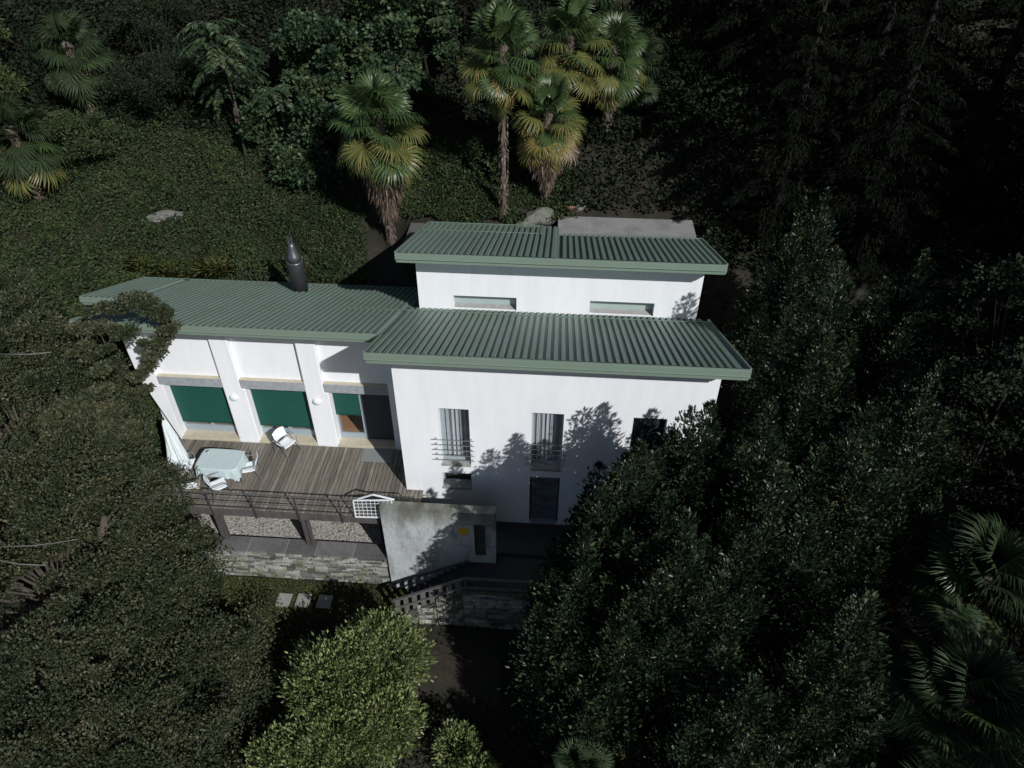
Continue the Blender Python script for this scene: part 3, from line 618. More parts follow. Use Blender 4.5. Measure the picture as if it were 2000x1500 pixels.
stones(-6.4, -0.42, -1.37, -1.86, -0.48, sw, 0.055, 0.14, 0.16, 0.5)
x = -8.6
while x < -0.5:
    l_ = random.choice([0.55, 0.75, 0.95, 1.2]); xb = min(x+l_, -0.475)
    MB().box((x+0.012, -1.46, -0.45), (xb-0.012, -0.905, -0.40+random.uniform(-0.004, 0.006))).build('coping_slab', M['slab'], sw, bevel=0.006)
    MB().box((xb-0.012, -1.45, -0.449), (xb+0.012, -0.91, -0.408)).build('joint', M['joint'], sw); x += l_
# stepping stones in the lawn
for k, (x, yy) in enumerate(((-3.80, -2.25), (-3.18, -2.22), (-2.50, -2.22))):
    o = MB().box((-0.22, -0.24, -0.02), (0.22, 0.24, 0.035)).build('stepping_stone', M['paver'], None, False, (x, yy, -1.775), 0.01); o.rotation_euler = (0, 0, R(random.uniform(-3, 3)))
    tag(o, ['left of the three square grey stepping stones in the lawn', 'middle of the three square grey stepping stones in the lawn', 'rightmost square stepping stone, nearest the bright bush'][k], 'stepping stone', 'stepping stones in the lawn')

# ------------------------------------------------------------------ concrete wall, terrace, stair
cw = thing('concrete_wall', 'tall stained board marked concrete wall beside the stair', 'concrete wall')
xa, xb = -0.46, 2.90; nx0, nx1, nz0, nz1 = 2.27, 2.60, 0.15, 1.56
zs = [-2.2, -1.72, -1.2, -0.72, -0.24, 0.15, 0.60, 1.08, 1.56, 1.80, 2.076]
MB().box((xa+0.012, -1.505, -2.2), (nx0, -1.25, 2.06)).box((nx1, -1.505, -2.2), (xb-0.012, -1.25, 2.06)).box((nx0, -1.36, nz0), (nx1, -1.25, nz1)).box((nx0, -1.505, -2.2), (nx1, -1.25, nz0)).box((nx0, -1.505, nz1), (nx1, -1.25, 2.06)).build('core', M['mortar'], cw)
for j in range(len(zs)-1):
    segs = [(xa, 1.12), (1.128, xb)] if j % 1 == 0 else [(xa, xb)]
    for (p, q) in segs:
        pieces = [(p, q)]
        if q > nx1 and zs[j] >= nz0-0.01 and zs[j+1] <= nz1+0.01: pieces = [(p, nx0), (nx1, q)]
        for (s0, s1) in pieces:
            MB().box((s0, -1.527+random.uniform(-0.005, 0.005), zs[j]+0.005), (s1, -1.505, zs[j+1]-0.009)).build('panel', M['concrete'], cw)
MB().box((xa-0.004, -1.532, 2.062), (xb+0.004, -1.236, 2.082)).build('top', M['concrete'], cw)
MB().box((xa-0.002, -1.51, -2.2), (xa+0.011, -1.24, 2.06)).build('end_face', M['concrete'], cw); MB().box((xb-0.011, -1.51, -2.2), (xb+0.002, -1.24, 2.06)).build('end_face', M['concrete'], cw)
MB().box((nx0+0.02, -1.375, nz0+0.35), (nx1-0.02, -1.365, nz1-0.02)).build('pane', M['frost'], cw).active_material = M['darkshut']
tag(MB().lathe((0, 0, 0), [(0.01, 0), (0.165, 0), (0.165, 0.018), (0.01, 0.02)], 9).build('round_plate', M['yellow'], None, False, (1.962, -1.53, 1.26)), 'yellow round plate fixed on the shaded concrete wall', 'plate').rotation_euler = (R(90), 0, 0)
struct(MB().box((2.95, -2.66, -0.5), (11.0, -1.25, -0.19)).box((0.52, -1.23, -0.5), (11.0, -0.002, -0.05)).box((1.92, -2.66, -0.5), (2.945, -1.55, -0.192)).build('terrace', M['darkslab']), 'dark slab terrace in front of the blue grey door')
st = thing('stair', 'dark stone steps going down along the concrete wall', 'stair')
nst = 9
for k in range(nst):
    x1_ = 1.915-k*0.212; z = -0.19-(k+1)*0.178
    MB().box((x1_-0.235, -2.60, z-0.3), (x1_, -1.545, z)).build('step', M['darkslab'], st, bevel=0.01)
tag(MB().tube([(-1.15, -1.60, -1.93), (0.5, -1.60, -0.98), (2.05, -1.60, -0.09)], 0.032, 10).build('handrail_pipe', M['darksteel'], None, True), 'dark round handrail running down the foot of the concrete wall', 'handrail')
bl = thing('stair_balustrade', 'grey board balustrade with square gaps beside the stair', 'balustrade')
yB = -2.68; P0 = Vector((-0.12, yB, -0.78)); P1 = Vector((2.05, yB, 0.53))
sl = (P1.z-P0.z)/(P1.x-P0.x)
def bz(x, off): return P0.z+(x-P0.x)*sl+off
MB().beam((P0.x, yB, P0.z), (P1.x, yB, P1.z), 0.08, 0.05).build('top_rail', M['board'], bl)
MB().beam((P0.x, yB-0.03, bz(P0.x, -0.38)), (P1.x, yB-0.03, bz(P1.x, -0.38)), 0.04, 0.065).build('mid_rail', M['board'], bl)
MB().beam((P0.x, yB-0.03, bz(P0.x, -0.80)), (P1.x, yB-0.03, bz(P1.x, -0.80)), 0.05, 0.16).build('lower_board', M['timber'], bl)
x = P0.x+0.05
while x < P1.x:
    MB().prism([(x, yB-0.008, bz(x, -0.8)), (x+0.15, yB-0.008, bz(x+0.15, -0.8)), (x+0.15, yB-0.008, bz(x+0.15, -0.03)), (x, yB-0.008, bz(x, -0.03))], (0, 0.03, 0)).build('board', M['board'], bl); x += 0.27
tr = thing('terrace_railing', 'two thin rails along the shaded front of the terrace', 'railing')
for z in (0.56, 0.12): MB().beam((2.06, yB, z), (8.5, yB, z), 0.07, 0.05).build('rail', M['timber'], tr)
for x in np.arange(2.1, 8.6, 1.3): MB().box((x-0.03, yB-0.02, -0.2), (x+0.03, yB+0.03, 0.53)).build('post', M['timber'], tr)
sw2 = thing('stair_wall', 'rough stone wall carrying the stair and the terrace railing', 'stone wall')
MB().prism([(-0.5, -2.70, -2.2), (9.0, -2.70, -2.2), (9.0, -2.70, -0.12), (2.0, -2.70, -0.12), (-0.4, -2.70, -1.75)], (0, 0.07, 0)).build('core', M['mortar'], sw2)
for (a, b, z1_) in ((-0.3, 0.6, -1.35), (0.6, 1.2, -0.95), (1.2, 2.0, -0.5)): stones(a, b, -2.71, -1.9, z1_, sw2, 0.09, 0.15, 0.2, 0.4, 60)
stones(2.0, 5.6, -2.71, -1.9, -0.15, sw2, 0.11, 0.18, 0.3, 0.6, 170)

# ------------------------------------------------------------------ behind the house
struct(MB().box((4.30, 7.6, 3.6), (9.5, 11.3, 4.98)).build('rear_terrace', M['terrace']), 'plain grey concrete terrace behind the top roof')
for x in (5.5, 6.75, 8.0): struct(MB().box((x-0.008, 7.61, 4.975), (x+0.008, 11.29, 4.984)).build('terrace_joint', M['conc_in']))
struct(MB().box((-0.595, 9.4, 4.3), (4.0, 11.0, 4.66)).build('rear_path', M['slab']), 'dark paved path behind the top roof')
struct(MB().box((-1.5, 9.2, 4.0), (-0.6, 10.9, 4.67)).build('path_edge', M['slab']))
def rockmesh(r, seed, n=2):
    bm = bmesh.new(); bmesh.ops.create_icosphere(bm, subdivisions=3, radius=1)
    rs = np.random.default_rng(seed); A_ = rs.normal(size=(6, 3))
    for v in bm.verts:
        d = np.array(v.co); k = 1+sum(0.10*math.sin(3.0*float(a@d)+i) for i, a in enumerate(A_)); k = min(k, 1.12)
        v.co = Vector((d[0]*r[0]*k, d[1]*r[1]*k, d[2]*r[2]*k))
    me = bpy.data.meshes.new('rock'); bm.to_mesh(me); bm.free(); me.materials.append(M['rock']); return me
for (c, r_, lab, sd_) in (((3.55, 11.3, 4.9), (0.75, 0.5, 0.45), 'larger grey boulder at the left end of the rear terrace', 1), ((2.95, 10.7, 4.75), (0.45, 0.4, 0.35), 'smaller boulder in front of the big one behind the top roof', 2),
                          ((4.6, 12.1, 5.1), (0.8, 0.5, 0.4), 'broken grey rock above the back edge of the rear terrace', 5), ((-11.2, 10.9, 4.62), (0.75, 0.35, 0.22), 'pale rock breaking through the vine covered slope', 3), ((-12.0, 10.7, 4.52), (0.4, 0.3, 0.18), 'small pale rock left of the outcrop in the vines', 4)):
    tag(nobj('boulder', rockmesh((r_[0]*0.9, r_[1]*0.9, r_[2]*0.85), sd_), None, c), lab, 'rock', 'rocks on the hillside')
tag(MB().lathe((4.75, 11.55, 4.98), [(0.14, 0), (0.20, 0.3), (0.22, 0.32), (0.20, 0.34), (0.16, 0.30)], 16).build('flower_pot', M['terracotta'], None, True), 'brown pot at the back corner of the rear terrace', 'pot')

# ------------------------------------------------------------------ ground cover and shrubs behind
def scatter_cover(name, label, n, xr, yr, L, W_, mat, mask, lift=0.3, cat='ground cover'):
    x = rng.uniform(*xr, n); y = rng.uniform(*yr, n); k = mask(x, y); x, y = x[k], y[k]; n = len(x)
    mound = 0.30*np.abs(np.sin(x*0.9+0.6*y)*np.cos(y*1.3-x*0.5))+0.26*np.sin(x*2.3+y*0.6)*np.sin(y*2.1-x*0.4)+0.12*np.sin(x*5.1+y)*np.sin(y*4.7)
    z = terr(x, y)+lift*(0.35+rng.random(n)*0.65)+mound*0.8
    D = rng.normal(size=(n, 3))*0.55; D[:, 1] -= 0.8; D[:, 2] += 0.25
    s = rng.uniform(0.7, 1.3, n); V, F = leaves(np.stack([x, y, z], 1), D, L*s, W_*s, 0.15)
    return tag(nobj(name, npmesh(name, V, F, mat)), label, cat, kind='stuff')
scatter_cover('vine_cover', 'low green creeper covering the slope behind the left wing', 150000, (-26, -1.8), (8.1, 17), 0.105, 0.075, M['leaf_vine'], lambda x, y: (x < -2.6-(y-8)*0.25) & (((x+11.4)/0.85)**2+((y-10.72)/0.3)**2 > 1), 0.3)
scatter_cover('side_cover', 'creeper on the slope beside the left end of the wing', 60000, (-26, -9.5), (1.5, 8.2), 0.11, 0.08, M['leaf_vine'], lambda x, y: x < -11.2+0*y, 0.4)
scatter_cover('bank_cover', 'low weeds on the bank above the rear path', 26000, (-2.5, 5), (11.0, 14.5), 0.11, 0.08, M['leaf_vine'], lambda x, y: x > -3, 0.25)
scatter_cover('slope_cover', 'dark undergrowth on the shaded hillside at the right', 90000, (4.5, 28), (0, 26), 0.17, 0.12, M['leaf_fine'], lambda x, y: (x > 9.8) | (y > 11.6), 0.5)
scatter_cover('upper_cover', 'dark undergrowth high on the hillside', 110000, (-26, 14), (14.5, 28), 0.19, 0.13, M['leaf_fine'], lambda x, y: y > 14, 0.6)
scatter_cover('front_cover', 'dark undergrowth on the slope below the lawn', 90000, (-12, 20), (-14, -3.4), 0.12, 0.08, M['leaf_fine'], lambda x, y: (y < -5.0) | (x > 3.2), 0.25)

def shrub(name, label, cat, blobs, per, L, W_, mat, clump=0.5, group=None, trunk=None, n_clump=16, flat=0.7, up=0.5):
    """blobs: list of (centre, radii); clumps are spread over the shell of each"""
    t = thing(name, label, cat, blobs[0][0][:2]+(float(terr(blobs[0][0][0], blobs[0][0][1])),), 0, group); org = np.array(t.location)
    cs, rs = [], []
    for (c, r_) in blobs:
        p, d = ball(n_clump, c, r_, 0.35); cs += list(p); rs += list(clump*rng.uniform(0.6, 1.3, n_clump))
    V, F = sprays(cs, rs, per, L, W_, flat, up)
    nobj('crown', npmesh('crown', V-org, F, mat), t)
    if trunk is None: trunk = 0.09
    mb = MB()
    for (c, r_) in blobs[:3]:
        a = Vector((0, 0, -0.3)); b = Vector(np.array(c)-org); mb.tube([a, a.lerp(b, 0.5)+Vector((0.15, -0.1, 0.1)), b], [trunk, trunk*0.7, trunk*0.3], 8)
    for c in cs[::3]:
        b = Vector(np.array(c)-org); a = Vector(np.array(blobs[0][0])-org)*0.8; mb.tube([a, b], [trunk*0.35, trunk*0.1], 5, False)
    mb.build('trunk', M['darkbark'], t, True); return t
def tz(x, y): return float(terr(x, y))
# leafy masses at top centre-left
G1 = 'leafy shrubs on the hillside'
shrub('leafy_shrub', 'broad leaved climber mass left of the nearest palm', 'shrub', [((-5.2, 13.6, 7.6), (1.5, 1.2, 1.9)), ((-4.6, 14.6, 9.6), (1.6, 1.3, 1.6)), ((-5.9, 12.5, 6.2), (1.0, 0.8, 0.7))], 230, 0.17, 0.14, M['leaf_broad'], 0.55, G1, n_clump=30)
shrub('leafy_shrub', 'broad leaved climber mass between the two palm groups at the top', 'shrub', [((-1.6, 16.6, 9.8), (1.8, 1.4, 1.9)), ((-3.0, 16.8, 11.2), (1.6, 1.3, 1.5))], 230, 0.17, 0.14, M['leaf_broad'], 0.55, G1, n_clump=32)
shrub('leafy_shrub', 'dark broad leaved shrub below the pinnate leaved trees', 'shrub', [((-7.6, 14.0, 7.4), (1.3, 1.0, 1.0)), ((-6.4, 15.6, 9.6), (1.4, 1.2, 1.4))], 230, 0.15, 0.12, M['leaf_broad'], 0.5, G1, n_clump=24)
shrub('fine_shrub', 'grey green fine leaved shrub touching the top edge near the palms', 'shrub', [((-0.3, 19.5, 12.0), (2.2, 1.5, 1.5)), ((1.4, 18.5, 10.4), (1.3, 1, 1.2))], 300, 0.07, 0.045, M['leaf_fine'], 0.5, G1, n_clump=28)
shrub('fine_shrub', 'dark fine leaved shrub right of the upper left palm', 'shrub', [((-12.5, 15.0, 8.6), (1.9, 1.5, 1.4)), ((-13.5, 18.0, 10.6), (2.2, 1.6, 1.8))], 320, 0.085, 0.055, M['leaf_fine'], 0.6, G1, n_clump=30)
shrub('yellow_shrub', 'yellow green shrub in the top left corner', 'shrub', [((-20.3, 15.5, 10.0), (1.6, 1.5, 2.0)), ((-19.4, 14.0, 8.0), (1.4, 1.2, 1.2))], 300, 0.10, 0.07, M['leaf_yel'], 0.5, G1, n_clump=34)
shrub('fine_shrub', 'dark green shrub between the two left palms', 'shrub', [((-15.2, 13.0, 7.2), (1.7, 1.2, 1.1))], 330, 0.09, 0.06, M['leaf_vine'], 0.55, G1, n_clump=26)
shrub('leafy_shrub', 'dark shrub at the foot of the two middle palms', 'shrub', [((1.0, 13.4, 5.9), (1.3, 0.9, 0.8)), ((-0.4, 13.8, 6.0), (0.9, 0.8, 0.7))], 230, 0.12, 0.09, M['leaf_vine'], 0.45, G1, n_clump=18)
shrub('fine_shrub', 'shrub squeezed between the left end of the house and the brown green trees', 'shrub', [((-9.7, 0.9, 0.4), (0.9, 1.1, 1.9)), ((-9.5, 2.6, 1.6), (0.6, 1.2, 1.4)), ((-9.1, -0.2, -0.6), (0.7, 0.8, 1.1))], 300, 0.09, 0.06, M['leaf_vine'], 0.45, None, n_clump=26)
shrub('dry_bush', 'small brownish bush behind the chimney flue', 'bush', [((-5.55, 8.55, 3.9), (0.4, 0.35, 0.5))], 160, 0.08, 0.05, M['leaf_left'], 0.3, n_clump=12)
# ornamental grass behind the wing roof
for k, (x, y) in enumerate(((-10.6, 8.5), (-9.6, 8.55), (-8.7, 8.5), (-11.6, 8.7))):
    n = 1500; a = rng.random(n)*6.28; e = rng.uniform(0.35, 1.3, n); P = np.stack([rng.normal(0, 0.12, n), rng.normal(0, 0.1, n), np.zeros(n)], 1)
    D = np.stack([np.cos(a)*np.cos(e), np.sin(a)*np.cos(e), np.sin(e)], 1); V, F = leaves(P, D, rng.uniform(0.5, 0.95, n), 0.022, 0.1, 0.35)
    tag(nobj('grass_clump', npmesh('grass_clump', V, F, M['leaf_grass']), None, (x, y, tz(x, y)+0.05)), ['second from left clump of long arching grass behind the wing roof', 'third from left clump of long grass behind the wing roof', 'rightmost clump of long grass behind the wing roof', 'leftmost clump of long grass by the roof corner'][k], 'grass clump', 'grass clumps behind the wing roof')

# pinnate leaved trees
def pinnate(name, label, x, y, zt_, n, Lr, group, spread=1.0):
    t = thing(name, label, 'tree', (x, y, tz(x, y)), 0, group); h = zt_-tz(x, y); parts = []; mb = MB()
    mb.tube([(0, 0, -0.2), (0.1, 0.05, h*0.5), (0, 0, h)], [0.06, 0.045, 0.02], 8)
    for k in range(n):
        a = 6.28*k/n*2.4+random.uniform(-0.3, 0.3); z0 = h*random.uniform(0.72, 1.0); el = random.uniform(-0.1, 0.6); L_ = Lr*random.uniform(0.8, 1.15)
        q = np.linspace(0.1, 1, 22); dx = np.array([math.cos(a), math.sin(a), 0])
        line = np.array([0, 0, z0])+dx*(q*L_*spread*math.cos(el))[:, None]+np.array([0, 0, 1])*(q*L_*math.sin(el)-0.55*L_*q**2)[:, None]
        sd_ = np.cross(dx, [0, 0, 1])
        for s_ in (-1, 1):
            D = np.tile(sd_*s_+dx*0.45+np.array([0, 0, -0.25]), (len(q), 1))+rng.normal(size=(len(q), 3))*0.1
            parts.append(leaves(line, D, 0.24*(1-0.45*q)*(Lr/1.0), 0.085, 0.1, 0.2))
        mb.tube([tuple(line[i]) for i in (0, 8, 15, 21)], [0.012, 0.01, 0.007, 0.004], 5, False)
    V, F = merge(parts); nobj('crown', npmesh('crown', V, F, M['leaf_broad']), t); mb.build('trunk', M['bark'], t, True); return t
G2 = 'pinnate leaved saplings'
pinnate('sapling', 'tallest feathery leaved sapling at the top left of centre', -8.8, 13.5, 11.2, 40, 1.5, G2)
pinnate('sapling', 'feathery leaved sapling low beside the pale bare stems', -9.4, 14.6, 9.2, 26, 1.2, G2)
pinnate('sapling', 'feathery leaved sapling above the climber mass', -7.0, 13.6, 8.9, 26, 1.2, G2)
pinnate('sapling', 'feathery leaved sapling just above the nearest palm', -2.3, 14.6, 9.5, 26, 1.2, G2)

# ------------------------------------------------------------------ palms
def fan(seed, Rr=0.62, nseg=44, droop=0.35, deep=0.45):
    """one fan leaf: petiole along +x then the blade; base at origin"""
    rs = np.random.default_rng(seed); V = []; F = []; pl = 0.75
    V += [(0, 0.012, 0), (0, -0.012, 0), (pl, -0.008, 0.0), (pl, 0.008, 0.0), (0, 0, -0.015), (pl, 0, -0.01)]; F += [(0, 1, 2, 3), (1, 4, 5, 2), (4, 0, 3, 5)]
    for k in range(nseg):
        a = R(-150+300*(k+0.5)/nseg)+rs.normal()*0.02; L_ = Rr*(0.80+0.25*math.cos(a*0.55))*rs.uniform(0.92, 1.06); wd = 0.0225*Rr/0.6
        ca, sa_ = math.cos(a), math.sin(a); up = 0.16*math.cos(k*math.pi)*0.15
        pts = [(0.0, 0), (0.5, 0.0), (0.8, -droop*0.10), (1.0, -droop*rs.uniform(0.25, 0.6))]; wds = [0.002, wd, wd*0.75, 0.003]
        o = len(V)
        for (q, dz), ww in zip(pts, wds):
            cx_ = pl+ca*L_*q; cy_ = sa_*L_*q; cz_ = dz*L_*1.2+0.12*abs(sa_)*q*L_*0.5+up*q*0.2
            V += [(cx_-sa_*ww, cy_+ca*ww, cz_+0.25*ww*(1 if k % 2 else -1)), (cx_+sa_*ww, cy_-ca*ww, cz_)]
        F += [(o+2*i, o+2*i+1, o+2*i+3, o+2*i+2) for i in range(3)]
    return V, F
FAN = {}
for mk in ('fr_green', 'fr_yel', 'fr_gold', 'leaf_dead', 'fr_shaded'):
    FAN[mk] = []
    for k in range(4):
        V, F = fan(k, 0.64, 44, 0.35+0.2*k); me = npmesh('frond', V, F, M[mk]); FAN[mk].append(me)
G3 = 'windmill palms'
def palm(label, x, y, ztop, n=30, size=1.0, gold=0.15, skirt=1.2, lean=(0, 0), zb=None, dim=False):
    n = int(n*1.45); size *= 1.16
    zb = tz(x, y) if zb is None else zb
    t = thing('palm_tree', label, 'palm', (x, y, zb), 0, G3); h = ztop-zb; top = Vector((lean[0], lean[1], h))
    mb = MB(); k = 14; mb.tube([Vector((0, 0, -0.3)).lerp(top, i/k) for i in range(k+1)], [0.10+0.02*math.sin(i*2.1)+0.04*(i > 9) for i in range(k+1)], 10)
    mb.build('trunk', M['palmbark'], t, True)
    fib = 700; q = rng.random(fib); aa = rng.random(fib)*6.28; P = np.stack([lean[0]*q+0.13*np.cos(aa), lean[1]*q+0.13*np.sin(aa), h*q], 1)
    V, F = leaves(P, np.stack([np.cos(aa)*0.5, np.sin(aa)*0.5, -0.9+0*aa], 1), 0.16, 0.03); nobj('trunk_fibre', npmesh('trunk_fibre', V, F, M['leaf_dead']), t)
    for i in range(n):
        v = (i+0.5)/n; az = i*2.39996+random.uniform(-0.2, 0.2); el = R(82-135*v**0.9)+random.uniform(-0.38, 0.38)
        mk = 'fr_green' if random.random() > (v-0.3)*1.35 else 'fr_yel'
        if v > 0.66 and random.random() < gold*1.1: mk = 'fr_gold'
        if v > 0.86 and random.random() < 0.35: mk = 'leaf_dead'
        if dim: mk = {'fr_green': 'fr_shaded', 'fr_gold': 'fr_yel', 'fr_yel': 'fr_shaded' if random.random() < 0.5 else 'fr_green'}.get(mk, mk)
        o = nobj('frond', random.choice(FAN[mk]), t); o.location = top+Vector((0, 0, -0.7*v*size))
        tilt = el if el > 0 else el*1.0
        o.rotation_euler = (Matrix.Rotation(az, 4, 'Z') @ Matrix.Rotation(-tilt, 4, 'Y') @ Matrix.Rotation(random.uniform(-0.6, 0.6), 4, 'X')).to_euler()
        s = size*random.uniform(0.85, 1.1)*(0.8+0.25*v); o.scale = (s, s, s)
    if skirt > 0:
        n2 = 5200; q = rng.random(n2); aa = rng.random(n2)*6.28; rad = 0.16+0.52*np.sin(np.clip(q*1.15+0.1, 0, 1)*np.pi)**0.6*rng.random(n2)**0.5
        P = np.stack([lean[0]*(1-q*skirt/h)+rad*np.cos(aa), lean[1]*(1-q*skirt/h)+rad*np.sin(aa), h-0.9-q*skirt], 1)
        D = np.stack([np.cos(aa)*0.18, np.sin(aa)*0.18, -1+0*aa], 1)+rng.normal(size=(n2, 3))*0.12
        V, F = leaves(P, D, rng.uniform(0.25, 0.6, n2)*size, 0.035, 0.3); nobj('dead_skirt', npmesh('dead_skirt', V, F, M['leaf_dead']), t)
    return t
palm('palm with thick dead skirt, nearest behind the left end of the top roof', -2.16, 10.15, 9.2, 34, 1.15, 0.2, 2.6)
palm('tall slim palm with bare lower trunk in the middle of the hillside', 2.15, 11.3, 11.3, 30, 1.05, 0.1, 0.5)
palm('shorter palm with golden lower fronds and a brown skirt, middle group', 3.75, 12.1, 8.9, 26, 1.0, 0.6, 1.7)
palm('palm behind the tall slim one, its crown right of it', 4.4, 13.9, 11.1, 28, 1.05, 0.1, 0.8)
palm('palm at the right end of the middle palm group', 6.1, 15.0, 10.3, 26, 1.0, 0.15, 1.0)
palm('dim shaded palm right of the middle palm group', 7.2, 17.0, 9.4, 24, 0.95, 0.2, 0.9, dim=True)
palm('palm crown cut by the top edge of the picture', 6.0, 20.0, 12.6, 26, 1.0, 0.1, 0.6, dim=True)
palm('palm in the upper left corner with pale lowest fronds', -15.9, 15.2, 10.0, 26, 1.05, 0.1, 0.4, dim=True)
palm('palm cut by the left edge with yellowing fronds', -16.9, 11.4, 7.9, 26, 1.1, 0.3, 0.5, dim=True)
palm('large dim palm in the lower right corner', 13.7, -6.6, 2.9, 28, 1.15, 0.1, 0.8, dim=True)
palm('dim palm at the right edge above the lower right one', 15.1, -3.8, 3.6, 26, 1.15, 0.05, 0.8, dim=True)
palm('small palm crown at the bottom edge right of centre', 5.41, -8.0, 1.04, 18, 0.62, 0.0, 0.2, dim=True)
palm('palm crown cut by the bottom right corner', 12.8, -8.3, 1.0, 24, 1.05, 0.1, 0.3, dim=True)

# ------------------------------------------------------------------ laurel trees on the right
def laurel(label, x, y, ztip, rad, nsh, seed, mat='leaf_laurel', zb=None, L=0.125, per=1400, low=0.5, fall=0.5):
    """dense tree of many upright shoots"""
    rs = np.random.default_rng(seed); zb = tz(x, y) if zb is None else zb
    t = thing('laurel_tree', label, 'tree', (x, y, zb), 0, 'dark laurel trees'); H = ztip-zb; parts = []; mb = MB(); mb.tube([(0, 0, -0.3), (0.05, 0, H*0.5), (0, 0, H*0.9)], [0.16, 0.11, 0.03], 8)
    for k in range(nsh):
        if k == 0: dx = dy = 0.0; q = 0.0
        else:
            q = math.sqrt((k+0.3)/nsh); a = k*2.4+rs.uniform(-0.3, 0.3); dx = q*rad*math.cos(a); dy = q*rad*math.sin(a)
        top = H*(1-fall*q**1.5)*rs.uniform(0.90, 1.02) if k else H
        hh = rs.uniform(1.1, 2.0)*(0.8+H*0.03)
        parts.append(shoot(dx, dy, top-hh, top, rs.uniform(0.42, 0.70), int(per*0.33), L, L*0.42, 0.7, rs.uniform(0.45, 0.8)))
        parts.append(shoot(dx*0.9, dy*0.9, max(top-hh*2.3, 0.3), top-hh*0.45, rs.uniform(0.85, 1.15), int(per*0.6), L, L*0.42, 0.45, 0.45))
        if k % 2 == 0: parts.append(shoot(dx*1.05, dy*1.05, max(top-hh*3.8, 0.0), max(top-hh*1.4, 0.8), 0.95, int(per*0.45), L, L*0.42, 0.4))
        mb.tube([(0, 0, max(top-hh*2.6, 0.2)), (dx*0.8, dy*0.8, max(top-hh*1.2, 0.4)), (dx, dy, top-0.1)], [0.05, 0.03, 0.008], 6, False)
    V, F = merge(parts); nobj('crown', npmesh('crown', V, F, M[mat]), t); mb.build('trunk', M['darkbark'], t, True); return t
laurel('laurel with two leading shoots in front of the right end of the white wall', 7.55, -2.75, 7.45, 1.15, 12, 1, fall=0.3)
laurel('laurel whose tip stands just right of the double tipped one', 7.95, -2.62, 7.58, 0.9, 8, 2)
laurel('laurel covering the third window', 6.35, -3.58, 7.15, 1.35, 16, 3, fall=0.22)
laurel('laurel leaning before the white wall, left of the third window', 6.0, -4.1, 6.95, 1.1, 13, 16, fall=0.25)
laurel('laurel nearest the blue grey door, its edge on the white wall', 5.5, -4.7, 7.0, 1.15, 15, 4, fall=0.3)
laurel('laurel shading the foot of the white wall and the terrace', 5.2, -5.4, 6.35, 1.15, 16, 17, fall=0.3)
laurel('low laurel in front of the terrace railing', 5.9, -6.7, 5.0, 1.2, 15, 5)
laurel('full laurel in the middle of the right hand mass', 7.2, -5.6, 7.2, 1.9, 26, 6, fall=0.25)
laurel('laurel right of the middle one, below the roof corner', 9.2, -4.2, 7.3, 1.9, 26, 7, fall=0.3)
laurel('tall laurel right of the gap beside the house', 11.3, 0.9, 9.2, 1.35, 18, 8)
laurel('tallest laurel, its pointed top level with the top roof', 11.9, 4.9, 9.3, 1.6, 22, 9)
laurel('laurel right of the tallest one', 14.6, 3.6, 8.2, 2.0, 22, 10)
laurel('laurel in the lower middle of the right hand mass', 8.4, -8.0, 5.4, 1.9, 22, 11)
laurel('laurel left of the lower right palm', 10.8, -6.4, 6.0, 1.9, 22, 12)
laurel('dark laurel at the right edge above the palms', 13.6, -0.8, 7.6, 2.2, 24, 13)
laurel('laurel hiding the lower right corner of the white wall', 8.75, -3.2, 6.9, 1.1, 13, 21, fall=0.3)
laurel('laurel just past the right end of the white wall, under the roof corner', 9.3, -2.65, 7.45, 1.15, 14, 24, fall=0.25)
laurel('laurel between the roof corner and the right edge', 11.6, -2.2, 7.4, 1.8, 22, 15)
laurel('unseen tall laurel added to shade the lower right palms', 18.0, -11.0, 10.5, 2.4, 26, 18, fall=0.3)  # out of view, like the next one: added to shade the palms
laurel('unseen tall laurel added past the right edge for its shade', 20.5, -8.0, 11.0, 2.4, 26, 19, fall=0.3)
laurel('unseen laurel added below the bottom edge to shade the soil', 7.6, -11.6, 4.4, 1.5, 18, 22, fall=0.3)  # stands out of view with the next one, added to darken the ground
laurel('unseen low laurel added below the small palm for its shade', 6.4, -12.2, 1.4, 1.4, 16, 23, fall=0.3)
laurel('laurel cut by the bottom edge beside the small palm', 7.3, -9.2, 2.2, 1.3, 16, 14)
shrub('yellow_shrub', 'brown green loose leaved tree at the right edge of the picture', 'tree', [((16.2, 0.2, 6.0), (1.6, 1.3, 1.9)), ((16.6, 2.6, 7.2), (1.4, 1.2, 1.4))], 170, 0.13, 0.08, M['leaf_fine'], 0.5, None, n_clump=26)

# ------------------------------------------------------------------ bright bush
def dome_bush(label, blobs, n, L, W_, mat, name='laurel_bush'):
    c0 = blobs[0][0]; t = thing(name, label, 'bush', (c0[0], c0[1], tz(c0[0], c0[1]))); org = np.array(t.location); parts = []; mb = MB()
    for (c, r_) in blobs:
        c = np.array(c); r_ = np.array(r_); m_ = int(n*r_[0]*r_[1]*0.9)
        d = unit(rng.normal(size=(m_, 3))+np.array([0, 0, 0.35])); k = rng.uniform(0.72, 1.0, m_)
        bump = 1+0.13*np.sin(d[:, 0]*9+c[0])*np.sin(d[:, 1]*8+c[1])+0.12*np.sin(d[:, 2]*14+d[:, 0]*11+c[1]*3)*np.sin(d[:, 1]*13)+rng.exponential(0.035, m_)
        P = c+d*(k*bump)[:, None]*r_; D = d*1.0+np.array([0, 0, 0.75])+rng.normal(size=d.shape)*0.45
        s = rng.uniform(0.7, 1.25, m_); parts.append(leaves(P-org, D, L*s, W_*s, 0.25)); mb.tube([(0, 0, -0.2), Vector(c-org)*0.9], [0.07, 0.02], 6, False)
    V, F = merge(parts); nobj('foliage', npmesh('foliage', V, F, mat), t); mb.build('stem', M['bark'], t, True); return t
